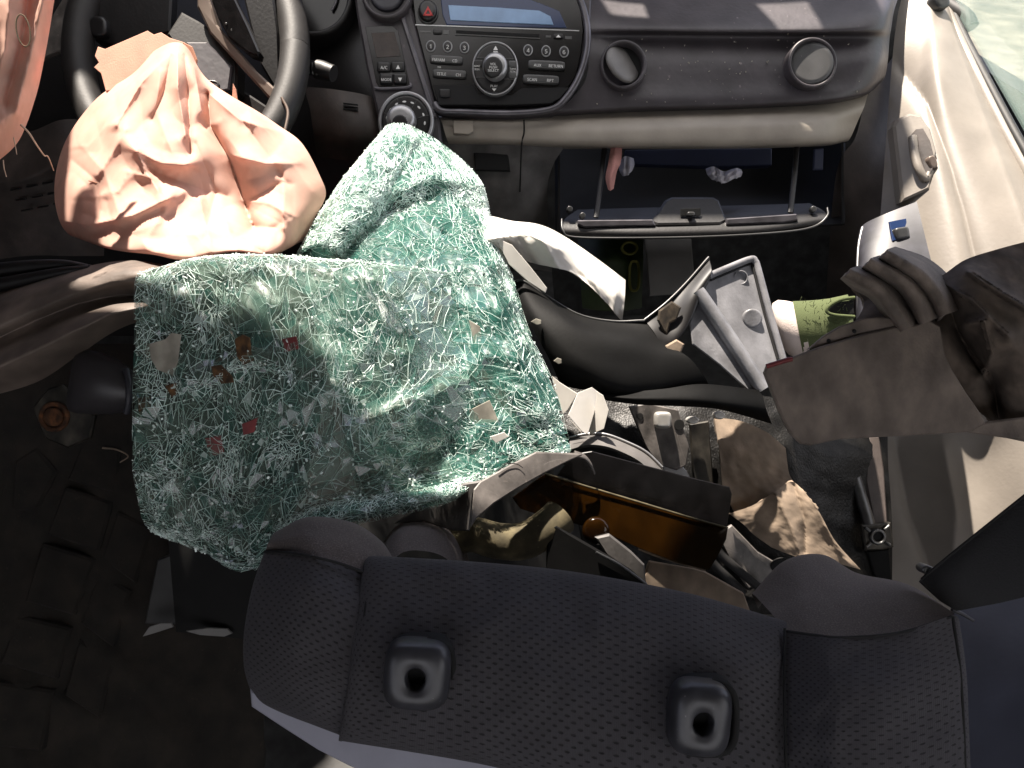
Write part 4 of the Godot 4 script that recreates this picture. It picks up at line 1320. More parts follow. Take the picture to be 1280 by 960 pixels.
func windscreen():
	var W = thing("shattered_windscreen", "shattered green laminated windscreen crumpled over the front seats and console", "windscreen", at(450, 700, 0.72))
	var n = FastNoiseLite.new()
	n.seed = 21
	n.frequency = 0.022
	n.fractal_octaves = 3
	var cell = FastNoiseLite.new()
	cell.seed = 4
	cell.noise_type = FastNoiseLite.TYPE_CELLULAR
	cell.cellular_return_type = FastNoiseLite.RETURN_DISTANCE2_SUB
	cell.frequency = 0.016
	# back sheet, leaning up against the climate dial
	var bf = [[-0.020, 16.0, 10.0, [455, 300, 490, 240, 540, 222, 600, 232]], [0.018, 14.0, 14.0, [470, 270, 540, 250, 600, 262]], [0.012, 20.0, 8.0, [560, 340, 590, 440, 650, 560]], [-0.014, 12.0, 22.0, [610, 330, 640, 430, 690, 540]], [-0.010, 8.0, 8.0, [505, 540, 560, 470, 620, 440]]]
	var back = skin([
		[478, 165, 1.06, 495, 155, 1.06, 515, 158, 1.05, 560, 185, 1.04, 600, 225, 1.02, 612, 265, 1.0],
		[430, 225, 1.0, 480, 215, .98, 530, 220, .97, 570, 240, .965, 604, 258, .97, 616, 290, .98],
		[395, 290, .95, 450, 285, .93, 510, 280, .91, 565, 290, .90, 610, 305, .90, 640, 345, .92],
		[375, 325, .93, 450, 330, .88, 510, 340, .85, 560, 350, .84, 620, 365, .84, 660, 410, .86],
		[400, 430, .85, 450, 430, .83, 520, 430, .81, 570, 430, .80, 640, 440, .80, 692, 480, .82],
		[430, 520, .81, 480, 520, .79, 540, 520, .77, 590, 520, .765, 650, 520, .77, 707, 535, .79],
		[480, 590, .78, 520, 590, .76, 560, 588, .755, 605, 582, .75, 660, 572, .76, 713, 560, .775],
		[500, 628, .75, 530, 625, .745, 565, 614, .74, 610, 600, .74, 660, 585, .75, 711, 568, .77]], 70, 110,
		func(x, y): return folds(bf, x, y) + 0.008 * n.get_noise_2d(x, y) + 0.006 * cell.get_noise_2d(x, y))
	var top_white = func(u, v): return clampf(1.15 - v * 3.2, 0, 1) + 0.45 * exp(-pow((u - 0.92) * 5.0, 2)) * clampf(1.1 - v, 0, 1) + 0.12
	shatter(W, back, func(u, v): return (16e-6 + 75e-6 * clampf(v * 2.0, 0, 1)) * (0.45 if u > 0.88 else 1.0) * (0.5 if v > 0.92 else 1.0), func(u, v): return clampf(top_white.call(u, v), 0, 1), 130,
		func(u, v, r): return "shard_pale" if r < 0.01 + 0.3 * clampf(1 - v * 3.0, 0, 1) else ("shard_deep" if r > (0.80 if u < 0.6 else 0.55) else "shard"), ["film"], 0.5, 60)
	# the roll along its upper left edge
	var roll = skin([
		[474, 170, 1.045, 486, 156, 1.03, 500, 156, 1.02, 520, 166, 1.02, 530, 190, 1.03],
		[428, 224, .985, 445, 208, .955, 465, 205, .94, 490, 218, .945, 500, 238, .97],
		[394, 276, .945, 412, 262, .91, 435, 258, .895, 458, 270, .90, 472, 288, .93],
		[371, 318, .925, 386, 308, .885, 402, 306, .87, 420, 316, .88, 432, 328, .91]], 30, 50,
		func(x, y): return 0.007 * n.get_noise_2d(x * 1.4, y * 1.4))
	shatter(W, roll, func(_u, _v): return 26e-6, func(_u, _v): return 0.85, 25, func(_u, _v, r): return "shard_pale" if r < 0.4 else "shard", ["film"], 0.4, 40)
	# front flap, hanging towards the rear seats
	var ff = [[-0.016, 10.0, 14.0, [330, 640, 400, 560, 470, 520, 590, 470]], [0.014, 20.0, 10.0, [360, 660, 450, 590, 580, 560]], [-0.010, 9.0, 18.0, [470, 345, 520, 420, 500, 560]], [-0.008, 10.0, 10.0, [170, 520, 240, 470, 330, 440]], [0.010, 14.0, 14.0, [230, 350, 300, 460, 300, 640]]]
	var flap = skin([
		[190, 346, .82, 250, 327, .815, 330, 322, .81, 410, 326, .81, 480, 330, .81, 560, 342, .852],
		[170, 348, .76, 250, 330, .755, 330, 328, .75, 410, 334, .75, 480, 340, .755, 566, 350, .846],
		[168, 430, .735, 250, 430, .73, 330, 430, .72, 410, 430, .725, 490, 430, .742, 578, 430, .806],
		[166, 520, .72, 250, 520, .71, 330, 520, .705, 410, 520, .712, 490, 515, .735, 592, 500, .774],
		[167, 590, .71, 240, 600, .70, 320, 610, .695, 400, 600, .703, 490, 585, .73, 604, 570, .762],
		[178, 648, .705, 240, 668, .693, 315, 690, .68, 400, 636, .69, 480, 622, .715, 590, 600, .748],
		[196, 668, .71, 252, 690, .69, 310, 712, .672, 400, 662, .68, 480, 642, .705, 592, 610, .745]], 80, 80,
		func(x, y): return folds(ff, x, y) + 0.006 * n.get_noise_2d(x + 300, y) + 0.008 * cell.get_noise_2d(x, y))
	var fw = func(u, v): return clampf(0.14 + 0.5 * exp(-u * 6.0) * (1 - v) + 0.5 * exp(-v * 7.0) + 0.55 * clampf((v - 0.84) * 6, 0, 1), 0, 1)
	shatter(W, flap, func(u, v): return 26e-6 + 60e-6 * clampf(u * 1.6 - 0.4, 0, 1) + 14e-6 * v, fw, 140,
		func(u, v, r): return "shard_pale" if r < 0.03 else ("shard_deep" if r > 0.95 - 0.45 * u * v else ("shard" if r < 0.2 + 0.7 * u * v else "shard_grey")), ["film_grey"], 0.55, 70)
	# its lower lip, curled up
	var lip = skin([
		[330, 662, .685, 400, 632, .69, 480, 618, .71, 540, 608, .725, 592, 594, .742],
		[322, 690, .664, 398, 650, .668, 480, 633, .691, 545, 621, .708, 598, 605, .728],
		[318, 713, .670, 396, 670, .676, 478, 648, .698, 545, 633, .716, 598, 613, .735]], 60, 16,
		func(x, y): return 0.004 * n.get_noise_2d(x * 2.0, y * 2.0))
	shatter(W, lip, func(_u, _v): return 22e-6, func(_u, _v): return 0.5, 0, func(_u, _v, r): return "shard_deep" if r < 0.4 else "shard", ["film"], 0.5, 20)
	# scraps that lie on and under the glass
	var bits = [
		["dry_leaf", [186, 430, 206, 424, 214, 416, 226, 418, 222, 452, 216, 470, 196, 462, 188, 448], .718, "cream_scrap", "pale tan leaf scrap stuck at the left edge of the glass", "leaf"],
		["dry_leaf", [293, 424, 303, 418, 312, 422, 314, 440, 318, 450, 304, 456, 296, 446], .709, "leaf", "rust brown curled leaf scrap in the upper middle of the glass", "leaf"],
		["dry_leaf", [264, 458, 276, 456, 290, 470, 292, 478, 276, 480, 266, 470], .708, "leaf", "thin brown leaf scrap just below the curled one", "leaf"],
		["dry_leaf", [172, 498, 190, 496, 198, 508, 190, 520, 174, 522], .713, "leaf", "brown leaf scrap low on the left edge of the glass", "leaf"],
		["dry_leaf", [206, 482, 220, 478, 226, 490, 214, 496], .710, "leaf", "tiny brown leaf scrap between the tan and lower left ones", "leaf"],
		["red_scrap", [352, 424, 370, 420, 374, 436, 356, 440], .712, "red_scrap", "dark red plastic scrap in the upper right of the flap", "scrap"],
		["red_scrap", [256, 548, 276, 544, 280, 566, 262, 572], .699, "red_scrap", "bright red plastic scrap low in the glass flap", "scrap"],
		["red_scrap", [302, 530, 322, 522, 318, 540, 304, 544], .700, "red_scrap", "faded red scrap right of the bright red one", "scrap"],
		["paper_scrap", [540, 372, 562, 366, 572, 400, 566, 424, 556, 426], .824, "cream_scrap", "tall pale paper scrap high behind the glass", "paper"],
		["paper_scrap", [586, 400, 600, 408, 604, 430, 594, 436], .802, "cream_scrap", "small rounded pale paper scrap right of the tall one", "paper"],
		["paper_scrap", [556, 470, 596, 452, 640, 500, 648, 528, 612, 524, 580, 496], .788, "cream_scrap", "wide pale paper scrap in the middle of the glass", "paper"],
		["paper_scrap", [584, 514, 612, 500, 624, 528, 588, 530], .762, "cream_scrap", "folded pale paper scrap below the wide one", "paper"],
		["paper_scrap", [612, 546, 630, 540, 636, 546, 620, 554], .748, "paper", "tiny white paper scrap near the lower edge of glass", "paper"],
		["cardboard_scrap", [486, 500, 540, 492, 548, 560, 520, 586, 490, 560], .778, "leaf", "brown cardboard scrap showing dimly through the folded glass", "cardboard"]]
	for q in bits:
		var o = plate(q[0], q[1], q[2], 0.0015, M[q[3]], self, 0.6)
		tag(o, q[4], q[5], "scraps caught in the broken glass")

func wreckage():
	# torn white lining beside the glass
	var cn = FastNoiseLite.new()
	cn.seed = 9
	cn.frequency = 0.03
	cn.noise_type = FastNoiseLite.TYPE_CELLULAR
	cn.cellular_return_type = FastNoiseLite.RETURN_DISTANCE
	var pf = [[-0.022, 12.0, 8.0, [612, 300, 660, 292, 700, 312]], [0.016, 10.0, 14.0, [690, 285, 720, 320, 770, 350]], [-0.014, 5.0, 12.0, [772, 345, 766, 400]], [0.014, 4.0, 10.0, [636, 274, 668, 332]], [-0.014, 6.0, 9.0, [664, 276, 700, 338]], [0.010, 5.0, 5.0, [618, 272, 640, 316]], [0.016, 8.0, 5.0, [708, 296, 726, 345]], [-0.010, 9.0, 4.0, [736, 318, 750, 372]]]
	var p = sheet_of("white_lining", [
		[598, 275, .985, 612, 270, .98, 640, 276, .975, 672, 280, .975, 700, 292, .97, 742, 320, .965, 782, 350, .96],
		[602, 290, .93, 618, 292, .925, 650, 300, .92, 684, 306, .92, 712, 322, .925, 748, 350, .93, 781, 372, .94],
		[612, 306, .92, 628, 312, .915, 664, 328, .92, 690, 334, .92, 718, 342, .925, 752, 372, .93, 778, 402, .94]], 60, 24, 0.0012, M.paper, self, func(x, y, u, v): return folds(pf, x, y) + 0.006 * cn.get_noise_2d(x * 1.6, y * 1.6))
	tag(p, "bright white torn lining curling beside the glass above black plastic", "plastic sheet")
	p = plate("lining_strip", [618, 296, 640, 306, 662, 332, 684, 360, 682, 366, 660, 352, 636, 330], 0.905, 0.0015, M.paper, self, 0.6)
	tag(p, "narrow white strip under the torn lining along the glass", "plastic sheet")
	p = thing("paper_wad", "crumpled white paper wad under the black plastic bowl", "paper", at(735, 544, .835))
	plate("facet", [722, 491, 740, 484, 748, 490, 744, 512, 735, 543, 728, 540, 710, 519, 716, 506], func(x, y): return .832 + (x - 730) * 0.0006 - (y - 510) * 0.0003, 0.0012, M.paper, p, 0.4)
	plate("facet", [746, 489, 754, 494, 761, 513, 755, 536, 736, 544, 744, 514], func(x, y): return .838 - (x - 745) * 0.0009, 0.0012, M.paper, p, 0.4)
	plate("facet", [708, 520, 726, 538, 729, 544, 716, 530], .836, 0.0012, M.paper, p, 0.3)
	p = plate("paper_corner", [690, 470, 700, 478, 722, 492, 710, 512, 704, 518, 694, 490], func(x, y): return .85 - (x - 700) * 0.0006, 0.0015, M.paper, self, 0.5)
	tag(p, "white paper corner tucked against the right edge of glass", "paper")
	# black bowl-shaped duct with a muddy flap
	var duct = thing("black_duct", "broken black plastic duct with curved rim and mud-stained flap", "duct", at(760, 500, .88))
	sheet_of("duct_wall", [
		[640, 354, .93, 652, 350, .925, 678, 366, .92, 722, 392, .915, 766, 401, .91, 808, 400, .905],
		[650, 388, .90, 668, 388, .885, 700, 398, .875, 736, 415, .87, 780, 424, .875, 834, 430, .89],
		[668, 415, .88, 686, 422, .865, 716, 440, .855, 750, 452, .855, 794, 456, .865, 860, 446, .88],
		[690, 456, .87, 704, 462, .86, 728, 470, .855, 764, 482, .855, 810, 484, .865, 880, 470, .88],
		[700, 482, .88, 722, 486, .875, 744, 490, .872, 780, 500, .872, 830, 502, .88, 890, 490, .89]], 50, 40, 0.004, M.black_plastic, duct)
	rod("rim_edge", [641, 353, .928, 654, 351, .922, 678, 366.5, .918, 722, 392.5, .913, 766, 401.5, .908, 806, 400.5, .903], 0.0016, 0.0016, M.key_grey, duct, 7)
	sheet_of("muddy_flap", [
		[806, 400, .905, 834, 378, .91, 860, 352, .915, 886, 322, .92],
		[818, 416, .895, 842, 398, .90, 866, 370, .90, 889, 340, .905],
		[826, 432, .89, 846, 420, .89, 864, 398, .895, 880, 366, .905],
		[830, 446, .89, 840, 438, .89, 852, 420, .895, 862, 400, .90]], 30, 24, 0.003, M.key_black, duct)
	plate("mud_patch", [824, 388, 840, 376, 852, 384, 846, 400, 838, 404, 834, 420, 828, 412, 822, 400], func(x, y): return .892, 0.004, M.mud, duct, 2.0)
	plate("mud_patch", [832, 432, 846, 424, 856, 430, 852, 440, 842, 446, 832, 442], .884, 0.004, M.felt, duct, 2.0)
	rod("flap_edge", [806, 400, .903, 834, 377.5, .908, 860, 351.5, .913, 886, 321.5, .918], 0.0018, 0.0018, M.key_grey, duct, 7)
	for q in [[670, 402, 13, 8, .866], [697, 451, 10, 8, .85]]:
		var y = plate("chipped_spot", [q[0] - q[2] / 2.0, q[1], q[0], q[1] - q[3] / 2.0, q[0] + q[2] / 2.0, q[1] - 2, q[0] + q[2] / 2.0, q[1] + 3, q[0] + 1, q[1] + q[3] / 2.0], q[4], 0.003, M.cream_scrap, duct, 0.5)
	var lower = sheet_of("duct_bracket", [
		[745, 488, .87, 780, 490, .865, 830, 486, .865, 880, 480, .87, 952, 488, .885],
		[748, 494, .86, 790, 499, .855, 840, 500, .855, 890, 502, .86, 958, 512, .88],
		[752, 500, .87, 800, 506, .87, 850, 508, .87, 900, 512, .875, 965, 530, .895]], 30, 14, 0.004, M.black_plastic, duct)
	# grey tray
	var tray = thing("grey_tray", "grey plastic tray with raised rim, rib and two round marks", "tray", at(920, 480, .91))
	var td = func(x, y): return .905 + (x - 900) * 0.00022 - (y - 400) * 0.00028
	plate("tray_floor", [862, 405, 884, 344, 939, 325, 944, 330, 977, 446, 974, 452, 953, 489, 938, 490, 900, 456, 866, 430], func(x, y): return td.call(x, y) + 0.003, 0.004, M.tray, tray, 1.0)
	rod("rim", [886, 345, td.call(886, 345), 912, 334, td.call(912, 334), 938, 324, td.call(938, 324), 944, 327, td.call(944, 327), 948, 338, td.call(948, 338), 963, 394, td.call(963, 394), 979, 449, td.call(979, 449)], 0.0042, 0.0042, M.tray, tray, 10, 8)
	rod("rim_shadow_gap", [888, 350, td.call(886, 345) + 0.001, 912, 340, td.call(912, 334) + 0.001, 935, 331, td.call(938, 324) + 0.001, 941, 334, td.call(948, 338) + 0.001, 956, 394, td.call(963, 394) + 0.001, 972, 449, td.call(979, 449) + 0.001], 0.0018, 0.0018, M.black, tray, 6, 8)
	rod("rib", [872, 364, td.call(872, 364) - 0.003, 905, 412, td.call(905, 412) - 0.003, 954, 487, td.call(954, 487) - 0.003], 0.0085, 0.0085, M.tray, tray, 14, 6)
	ring("round_mark", 926, 347, td.call(926, 347) + 0.002, 18, 18, 1.6, 0.0014, M.tray, tray, 2.0, 30, 0.002)
	knob("round_mark", 940, 398, td.call(940, 398) + 0.001, 25, 24, 0.003, M.tray, tray)
	# knitted slipper
	var sl = thing("knit_slipper", "white-toed green knitted slipper lying beside the grey tray", "slipper", at(1010, 440, .95))
	for part in [["toe", [[966, 404, 4], [967, 404, 16], [971, 406, 27], [979, 409, 34], [990, 412, 36], [1000, 414, 36], [1008, 416, 36]], M.sock_white, true], ["upper", [[998, 413, 36.6], [1012, 413, 37], [1028, 412, 37], [1044, 410, 37], [1058, 408, 38], [1067, 406, 38], [1068, 406, 34], [1050, 409, 31]], M.sock_green, false]]:
		var loops = []
		for q in part[1]:
			var l = PackedVector3Array()
			for k in 32:
				var a = TAU * k / 32
				l.append(at(q[0] + 7 * sin(a) * (q[2] / 36.0), q[1] + q[2] * sin(a), .95 - q[2] * 0.00085 * cos(a)))
			loops.append(l)
		var b = B.new()
		loft(b, loops, part[3], false)
		put(b, part[0], part[2], sl)
	plate("opening", [1034, 390, 1038, 382, 1050, 377, 1067, 375, 1068, 392, 1052, 394], .917, 0.003, M.void, sl, 0.5)
	rod("cuff", [1068, 372, .918, 1050, 375, .915, 1036, 383, .914, 1034, 390, .914, 1044, 394, .913, 1068, 396, .914], 0.0022, 0.0022, M.sock_green, sl, 8)
	var fz = B.new()
	for k in 60:
		var x = rng.randf_range(1000, 1066)
		var y0 = 412 - 36.0 + rng.randf_range(-1, 30)
		var q = at(x, y0, .917)
		tube(fz, PackedVector3Array([q, q + face * Vector3(rng.randf_range(-.003, .003), rng.randf_range(0, .005), rng.randf_range(0, .004))]), 0.0004, 0.0002, 4)
	put(fz, "lint", M.sock_green, sl).set_meta("kind", "stuff")
	# torn seat trim held up in front of the door, pleated where it was crushed
	var tt = thing("torn_trim", "torn brown trim panel crushed into pleats hanging before the passenger door", "torn trim", at(1120, 550, .62))
	plate("flat_face", [956, 466, 960, 456, 984, 449, 1027, 433, 1075, 419, 1121, 408, 1144, 406, 1162, 400, 1176, 408, 1182, 442, 1192, 464, 1208, 490, 1226, 516, 1233, 530, 1214, 540, 1130, 545, 1051, 549, 1013, 557, 1002, 555, 990, 544, 978, 523, 966, 492], func(x, y): return .615 + (x - 1000) * 0.00004, 0.005, M.torn_trim, tt, 2.0)
	rod("torn_edge", [958, 458, .614, 984, 450, .612, 990, 449, .612], 0.002, 0.002, M.red_scrap, tt, 6)
	var tf = [
		[-0.020, 10.0, 14.0, [1172, 350, 1215, 375, 1260, 420]],
		[0.025, 10.0, 10.0, [1180, 365, 1200, 420, 1240, 470, 1250, 530]],
		[-0.020, 10.0, 10.0, [1210, 340, 1260, 372, 1290, 390]],
		[-0.022, 8.0, 12.0, [1206, 405, 1230, 400, 1240, 440, 1230, 470]],
		[0.02, 8.0, 8.0, [1196, 410, 1210, 440, 1236, 480]]]
	var tn = FastNoiseLite.new()
	tn.seed = 31
	tn.frequency = 0.02
	sheet_of("pleated_back", [
		[1060, 346, .69, 1084, 330, .69, 1108, 320, .69, 1150, 352, .68, 1176, 345, .655, 1206, 325, .65, 1245, 312, .65, 1290, 300, .65],
		[1066, 360, .68, 1094, 350, .68, 1128, 346, .68, 1160, 366, .67, 1190, 365, .635, 1220, 355, .63, 1255, 350, .63, 1295, 345, .63],
		[1080, 380, .67, 1108, 374, .67, 1140, 374, .67, 1172, 386, .66, 1200, 392, .63, 1230, 395, .625, 1262, 395, .62, 1300, 395, .62],
		[1060, 410, .64, 1110, 405, .632, 1146, 402, .63, 1180, 415, .635, 1206, 430, .64, 1236, 440, .63, 1266, 445, .62, 1300, 445, .62],
		[1010, 440, .63, 1090, 428, .63, 1146, 420, .632, 1184, 445, .64, 1212, 470, .645, 1240, 490, .64, 1270, 500, .635, 1300, 500, .63],
		[1020, 470, .64, 1090, 470, .64, 1150, 470, .645, 1190, 490, .655, 1226, 516, .65, 1246, 530, .645, 1272, 540, .645, 1300, 545, .64]], 110, 80, 0.004, M.torn_inside, tt,
		func(x, y, u, v): return folds(tf, x, y) + 0.003 * tn.get_noise_2d(x, y))
	for q in [[1057, 341, 1075, 351, 1096, 363, 1114, 386, 1131, 411], [1083, 328, 1108, 342, 1130, 356, 1146, 379, 1156, 403], [1103, 317, 1128, 332, 1150, 347, 1169, 369, 1181, 394]]:
		var rr = [[], [], [], []]
		for k in 5:
			var x = q[k * 2]
			var y = q[k * 2 + 1]
			var w = 1.0 if k > 0 else 0.6
			rr[0] += [x - 6 * w, y + 7 * w, .652]
			rr[1] += [x, y, .603 + 0.003 * k]
			rr[2] += [x + 8 * w, y - 3 * w, .612 + 0.003 * k]
			rr[3] += [x + 24 * w, y - 8 * w, .672]
		sheet_of("pleat", rr, 26, 16, 0.003, M.torn_trim, tt, func(x, y, u, v): return 0.004 * tn.get_noise_2d(x * 1.5, y * 1.5))
	plate("folded_rim", [1010, 437, 1030, 420, 1050, 408, 1080, 398, 1104, 396, 1130, 400, 1128, 406, 1075, 418, 1027, 432], func(x, y): return .622, 0.004, M.torn_trim, tt, 1.5)
	knob("rim_hole", 1036, 426, .6215, 5, 5, 0.0006, M.void, tt, 2.0, 0.0, 14)
	knob("rim_hole", 1068, 414, .6215, 5, 5, 0.0006, M.void, tt, 2.0, 0.0, 14)
	plate("tail_strip", [1205, 540, 1232, 528, 1262, 524, 1300, 520, 1300, 556, 1262, 548, 1232, 544], .625, 0.005, M.torn_trim, tt, 2.0)
	# torn grey trim under the glass edge
	var gt = thing("torn_grey_trim", "bent grey plastic trim with curled tip under the lower glass edge", "torn trim", at(620, 660, .75))
	plate("trim_face", [588, 660, 592, 612, 600, 602, 636, 582, 670, 565, 720, 567, 728, 568, 712, 576, 682, 591, 648, 610, 618, 629, 596, 648], func(x, y): return .712 + (x - 600) * 0.0003 + (610 - y) * 0.0003, 0.005, M.grey_trim, gt, 1.5)
	plate("trim_side", [492, 655, 540, 622, 580, 604, 601, 601, 592, 618, 587, 664, 566, 664, 530, 652], func(x, y): return .722, 0.005, M.grey_knee, gt, 2.0)
	rod("curled_tip", [718, 567, .764, 730, 571, .766, 738, 580, .77, 743, 592, .775], 0.0045, 0.002, M.grey_trim, gt, 8, 8, 0.4)
	rod("hair", [622, 589, .722, 634, 580, .728, 646, 580, .732, 654, 585, .732], 0.0006, 0.0004, M.black, gt, 5)
	# amber film and what lies round it
	var af = thing("amber_strip", "amber translucent plastic strip lying across the bare seat frame", "plastic strip", at(790, 690, .78))
	plate("strip", [681, 592, 720, 604, 800, 628, 870, 649, 910, 660, 908, 674, 897, 696, 886, 713, 845, 703, 800, 686, 760, 668, 720, 655, 695, 650, 650, 636, 640, 622], func(x, y): return .775 - (y - 640) * 0.0002, 0.003, M.amber, af, 0.8)
	rod("bright_edge", [681, 592, .782, 720, 604, .779, 800, 628, .775, 870, 649, .771, 910, 660, .768], 0.0011, 0.0011, M.foam, af, 6)
	rod("lower_edge", [798, 686, .768, 830, 698, .766, 882, 713, .764], 0.0012, 0.0012, M.felt, af, 6)
	plate("dark_film", [696, 594, 716, 568, 740, 564, 800, 580, 860, 596, 912, 609, 915, 618, 909, 658, 860, 645, 800, 626, 740, 608], func(x, y): return .80, 0.003, M.gloss_black, af, 0.8)
	turned_at("suction_cap", 745, 664, .765, 34, 34, M.amber, af)
	var hoop = thing("grey_hoop", "thin grey plastic hoop arching behind the amber strip", "plastic hoop", at(780, 580, .84))
	sheet_of("band", [
		[712, 548, .86, 735, 543, .855, 758, 544, .85, 785, 554, .845, 808, 566, .84, 828, 584, .835],
		[712, 562, .83, 735, 556, .828, 758, 558, .826, 780, 566, .824, 800, 577, .822, 818, 594, .82]], 30, 6, 0.003, M.grey_knee, hoop)
	rod("edge", [712, 547, .858, 735, 542, .853, 758, 543, .848, 785, 553, .843, 808, 565, .838, 828, 584, .833], 0.0014, 0.0014, M.silver, hoop, 6)
	var ft = rod("foam_tube", [562, 676, .755, 590, 668, .755, 622, 676, .755, 655, 676, .757, 684, 660, .762, 700, 646, .77], 0.0165, 0.019, M.foam, self, 18)
	tag(ft, "yellowed foam tube lying under the torn grey trim", "foam tube")
	var bb = plate("black_bracket", [684, 661, 695, 657, 712, 668, 757, 694, 790, 714, 812, 734, 800, 760, 700, 745, 683, 716], .745, 0.01, M.black_plastic, self, 1.5)
	tag(bb, "pointed black plastic bracket in front of the foam tube", "bracket")
	var ed = rod("metal_edge", [745, 690, .742, 775, 706, .742, 808, 730, .742], 0.0013, 0.0013, M.steel, self, 6)
	tag(ed, "thin bright metal edge along the pointed black bracket", "metal strip")
	var gp = plate("grey_shell", [744, 672, 762, 668, 790, 690, 806, 706, 808, 732, 790, 716, 758, 694], .757, 0.006, M.grey_knee, self, 2.0)
	tag(gp, "small grey plastic shell between black bracket and amber strip", "plastic shell")
	var tb = plate("tan_board", [812, 702, 880, 714, 930, 742, 940, 770, 860, 760, 800, 735], .77, 0.006, M.felt, self, 1.5)
	tag(tb, "tan board below the amber strip at the seat top", "board")
	# bare floor: punched bracket, felt, rail
	var fl = thing("seat_frame", "dirty steel seat frame with punched bracket and bright bolts", "seat frame", at(880, 720, 1.02))
	sheet_of("frame_pan", [
		[690, 470, 1.05, 800, 490, 1.03, 900, 490, 1.02, 1000, 500, 1.02, 1110, 510, 1.05],
		[700, 560, 1.0, 800, 560, .985, 900, 560, .98, 1000, 565, .98, 1110, 575, 1.02],
		[720, 640, .98, 800, 640, .96, 900, 645, .955, 1000, 650, .955, 1115, 655, 1.0],
		[740, 760, .95, 820, 760, .93, 900, 765, .92, 1000, 770, .92, 1115, 775, .97]], 40, 40, 0.006, M.pan_metal, fl, func(x, y, u, v): return 0.005 * tn.get_noise_2d(x, y))
	plate("punched_bracket", [786, 508, 810, 504, 848, 512, 862, 560, 858, 582, 846, 588, 820, 580, 806, 556], .945, 0.005, M.grey_trim, fl, 1.5)
	plate("side_strap", [862, 530, 886, 526, 892, 600, 898, 650, 876, 640, 866, 590], .955, 0.005, M.bracket_dark, fl, 1.5)
	knob("bolt_head", 828, 525, .942, 21, 21, 0.008, M.bolt_bright, fl, 4.0)
	knob("bolt_head", 865, 525, .942, 15, 9, 0.007, M.bolt_bright, fl, 2.0)
	knob("bolt_head", 898, 519, .942, 14, 10, 0.007, M.bolt_bright, fl, 2.0)
	knob("bolt_hole", 800, 520, .9445, 8, 8, 0.0006, M.void, fl, 2.0, 0.0, 16)
	knob("bolt_hole", 849, 531, .9445, 13, 14, 0.0006, M.void, fl, 2.0, 0.0, 20)
	plate("bright_tab", [828, 584, 846, 576, 858, 588, 866, 602, 850, 598, 832, 590], .95, 0.004, M.silver, fl, 1.0)
	plate("light_plate", [897, 668, 915, 656, 948, 690, 975, 706, 960, 726, 936, 736, 918, 712], .925, 0.005, M.grey_trim, fl, 1.5)
	knob("drain_hole", 978, 707, .921, 28, 19, 0.0006, M.void, fl, 2.0, 0.2)
	for s in [[908, 700, 948, 734], [900, 712, 930, 742]]:
		rod("dark_bar", [s[0] - 12, s[1] - 12, .915, s[0], s[1], .915, s[2], s[3], .912], 0.006, 0.005, M.black, fl, 8)
	var ff = [[-0.010, 8.0, 8.0, [970, 617, 990, 660, 1000, 695]], [0.008, 5.0, 5.0, [992, 606, 1006, 650, 1006, 690]], [-0.012, 10.0, 10.0, [1012, 615, 1030, 655, 1060, 705]]]
	var up = sheet_of("floor_felt", [
		[893, 522, .965, 925, 526, .96, 958, 540, .96, 982, 560, .965],
		[900, 570, .945, 930, 575, .94, 962, 580, .94, 986, 590, .945],
		[904, 610, .935, 935, 612, .93, 965, 606, .93, 992, 602, .935],
		[920, 644, .925, 942, 638, .92, 968, 622, .92, 994, 608, .925]], 30, 30, 0.004, M.felt, self, func(x, y, u, v): return 0.003 * tn.get_noise_2d(x * 1.5, y * 1.5))
	tag(up, "shaded brown floor felt square behind the amber strip", "felt")
	var tf2 = sheet_of("torn_felt", [
		[911, 642, .918, 940, 632, .91, 966, 616, .908, 988, 602, .908, 1004, 612, .91],
		[930, 656, .912, 955, 648, .902, 980, 640, .90, 1004, 636, .90, 1024, 640, .904],
		[942, 668, .91, 968, 668, .898, 992, 668, .896, 1014, 670, .896, 1044, 676, .90],
		[964, 684, .908, 984, 692, .898, 1004, 698, .894, 1030, 700, .894, 1076, 712, .90]], 50, 50, 0.004, M.felt, self, func(x, y, u, v): return folds(ff, x, y) + 0.0025 * tn.get_noise_2d(x * 1.2, y * 1.2))
	tag(tf2, "torn tan carpet flap catching light above the right seat bolster", "carpet")
	var rail = thing("seat_rail", "black steel seat rail with square end bracket beside the door sill", "seat rail", at(1095, 690, 1.0))
	rod("rail_bar", [1052, 540, 1.03, 1070, 600, 1.0, 1088, 660, .97], 0.0085, 0.0085, M.steel, rail, 8, 4, 0.6)
	plate("rail_side", [1086, 545, 1100, 545, 1106, 590, 1110, 656, 1092, 656, 1082, 600], func(x, y): return 1.0 - (y - 600) * 0.0004, 0.01, M.shade_trim, rail, 2.0)
	plate("end_bracket", [1078, 657, 1114, 653, 1118, 684, 1104, 688, 1082, 689], .965, 0.008, M.bracket_dark, rail, 2.0)
	ring("bolt_ring", 1097, 671, .962, 20, 20, 4, 0.004, M.steel, rail)
	knob("bolt_hole", 1097, 671, .9635, 13, 13, 0.0006, M.void, rail)
	for c in [[1082, 660], [1111, 657], [1084, 684], [1112, 681]]:
		rod("bracket_rib", [c[0], c[1], .963, lerpf(c[0], 1097.0, 0.4), lerpf(c[1], 671.0, 0.4), .961], 0.0022, 0.0018, M.steel, rail, 6, 2)
	plate("rail_foot", [1084, 689, 1112, 686, 1116, 730, 1096, 728], .97, 0.01, M.black_plastic, rail, 1.5)
	# seat belt
	var belt = thing("seat_belt", "black seat belt webbing stretched across the lower right corner", "seat belt", at(1220, 760, .62))
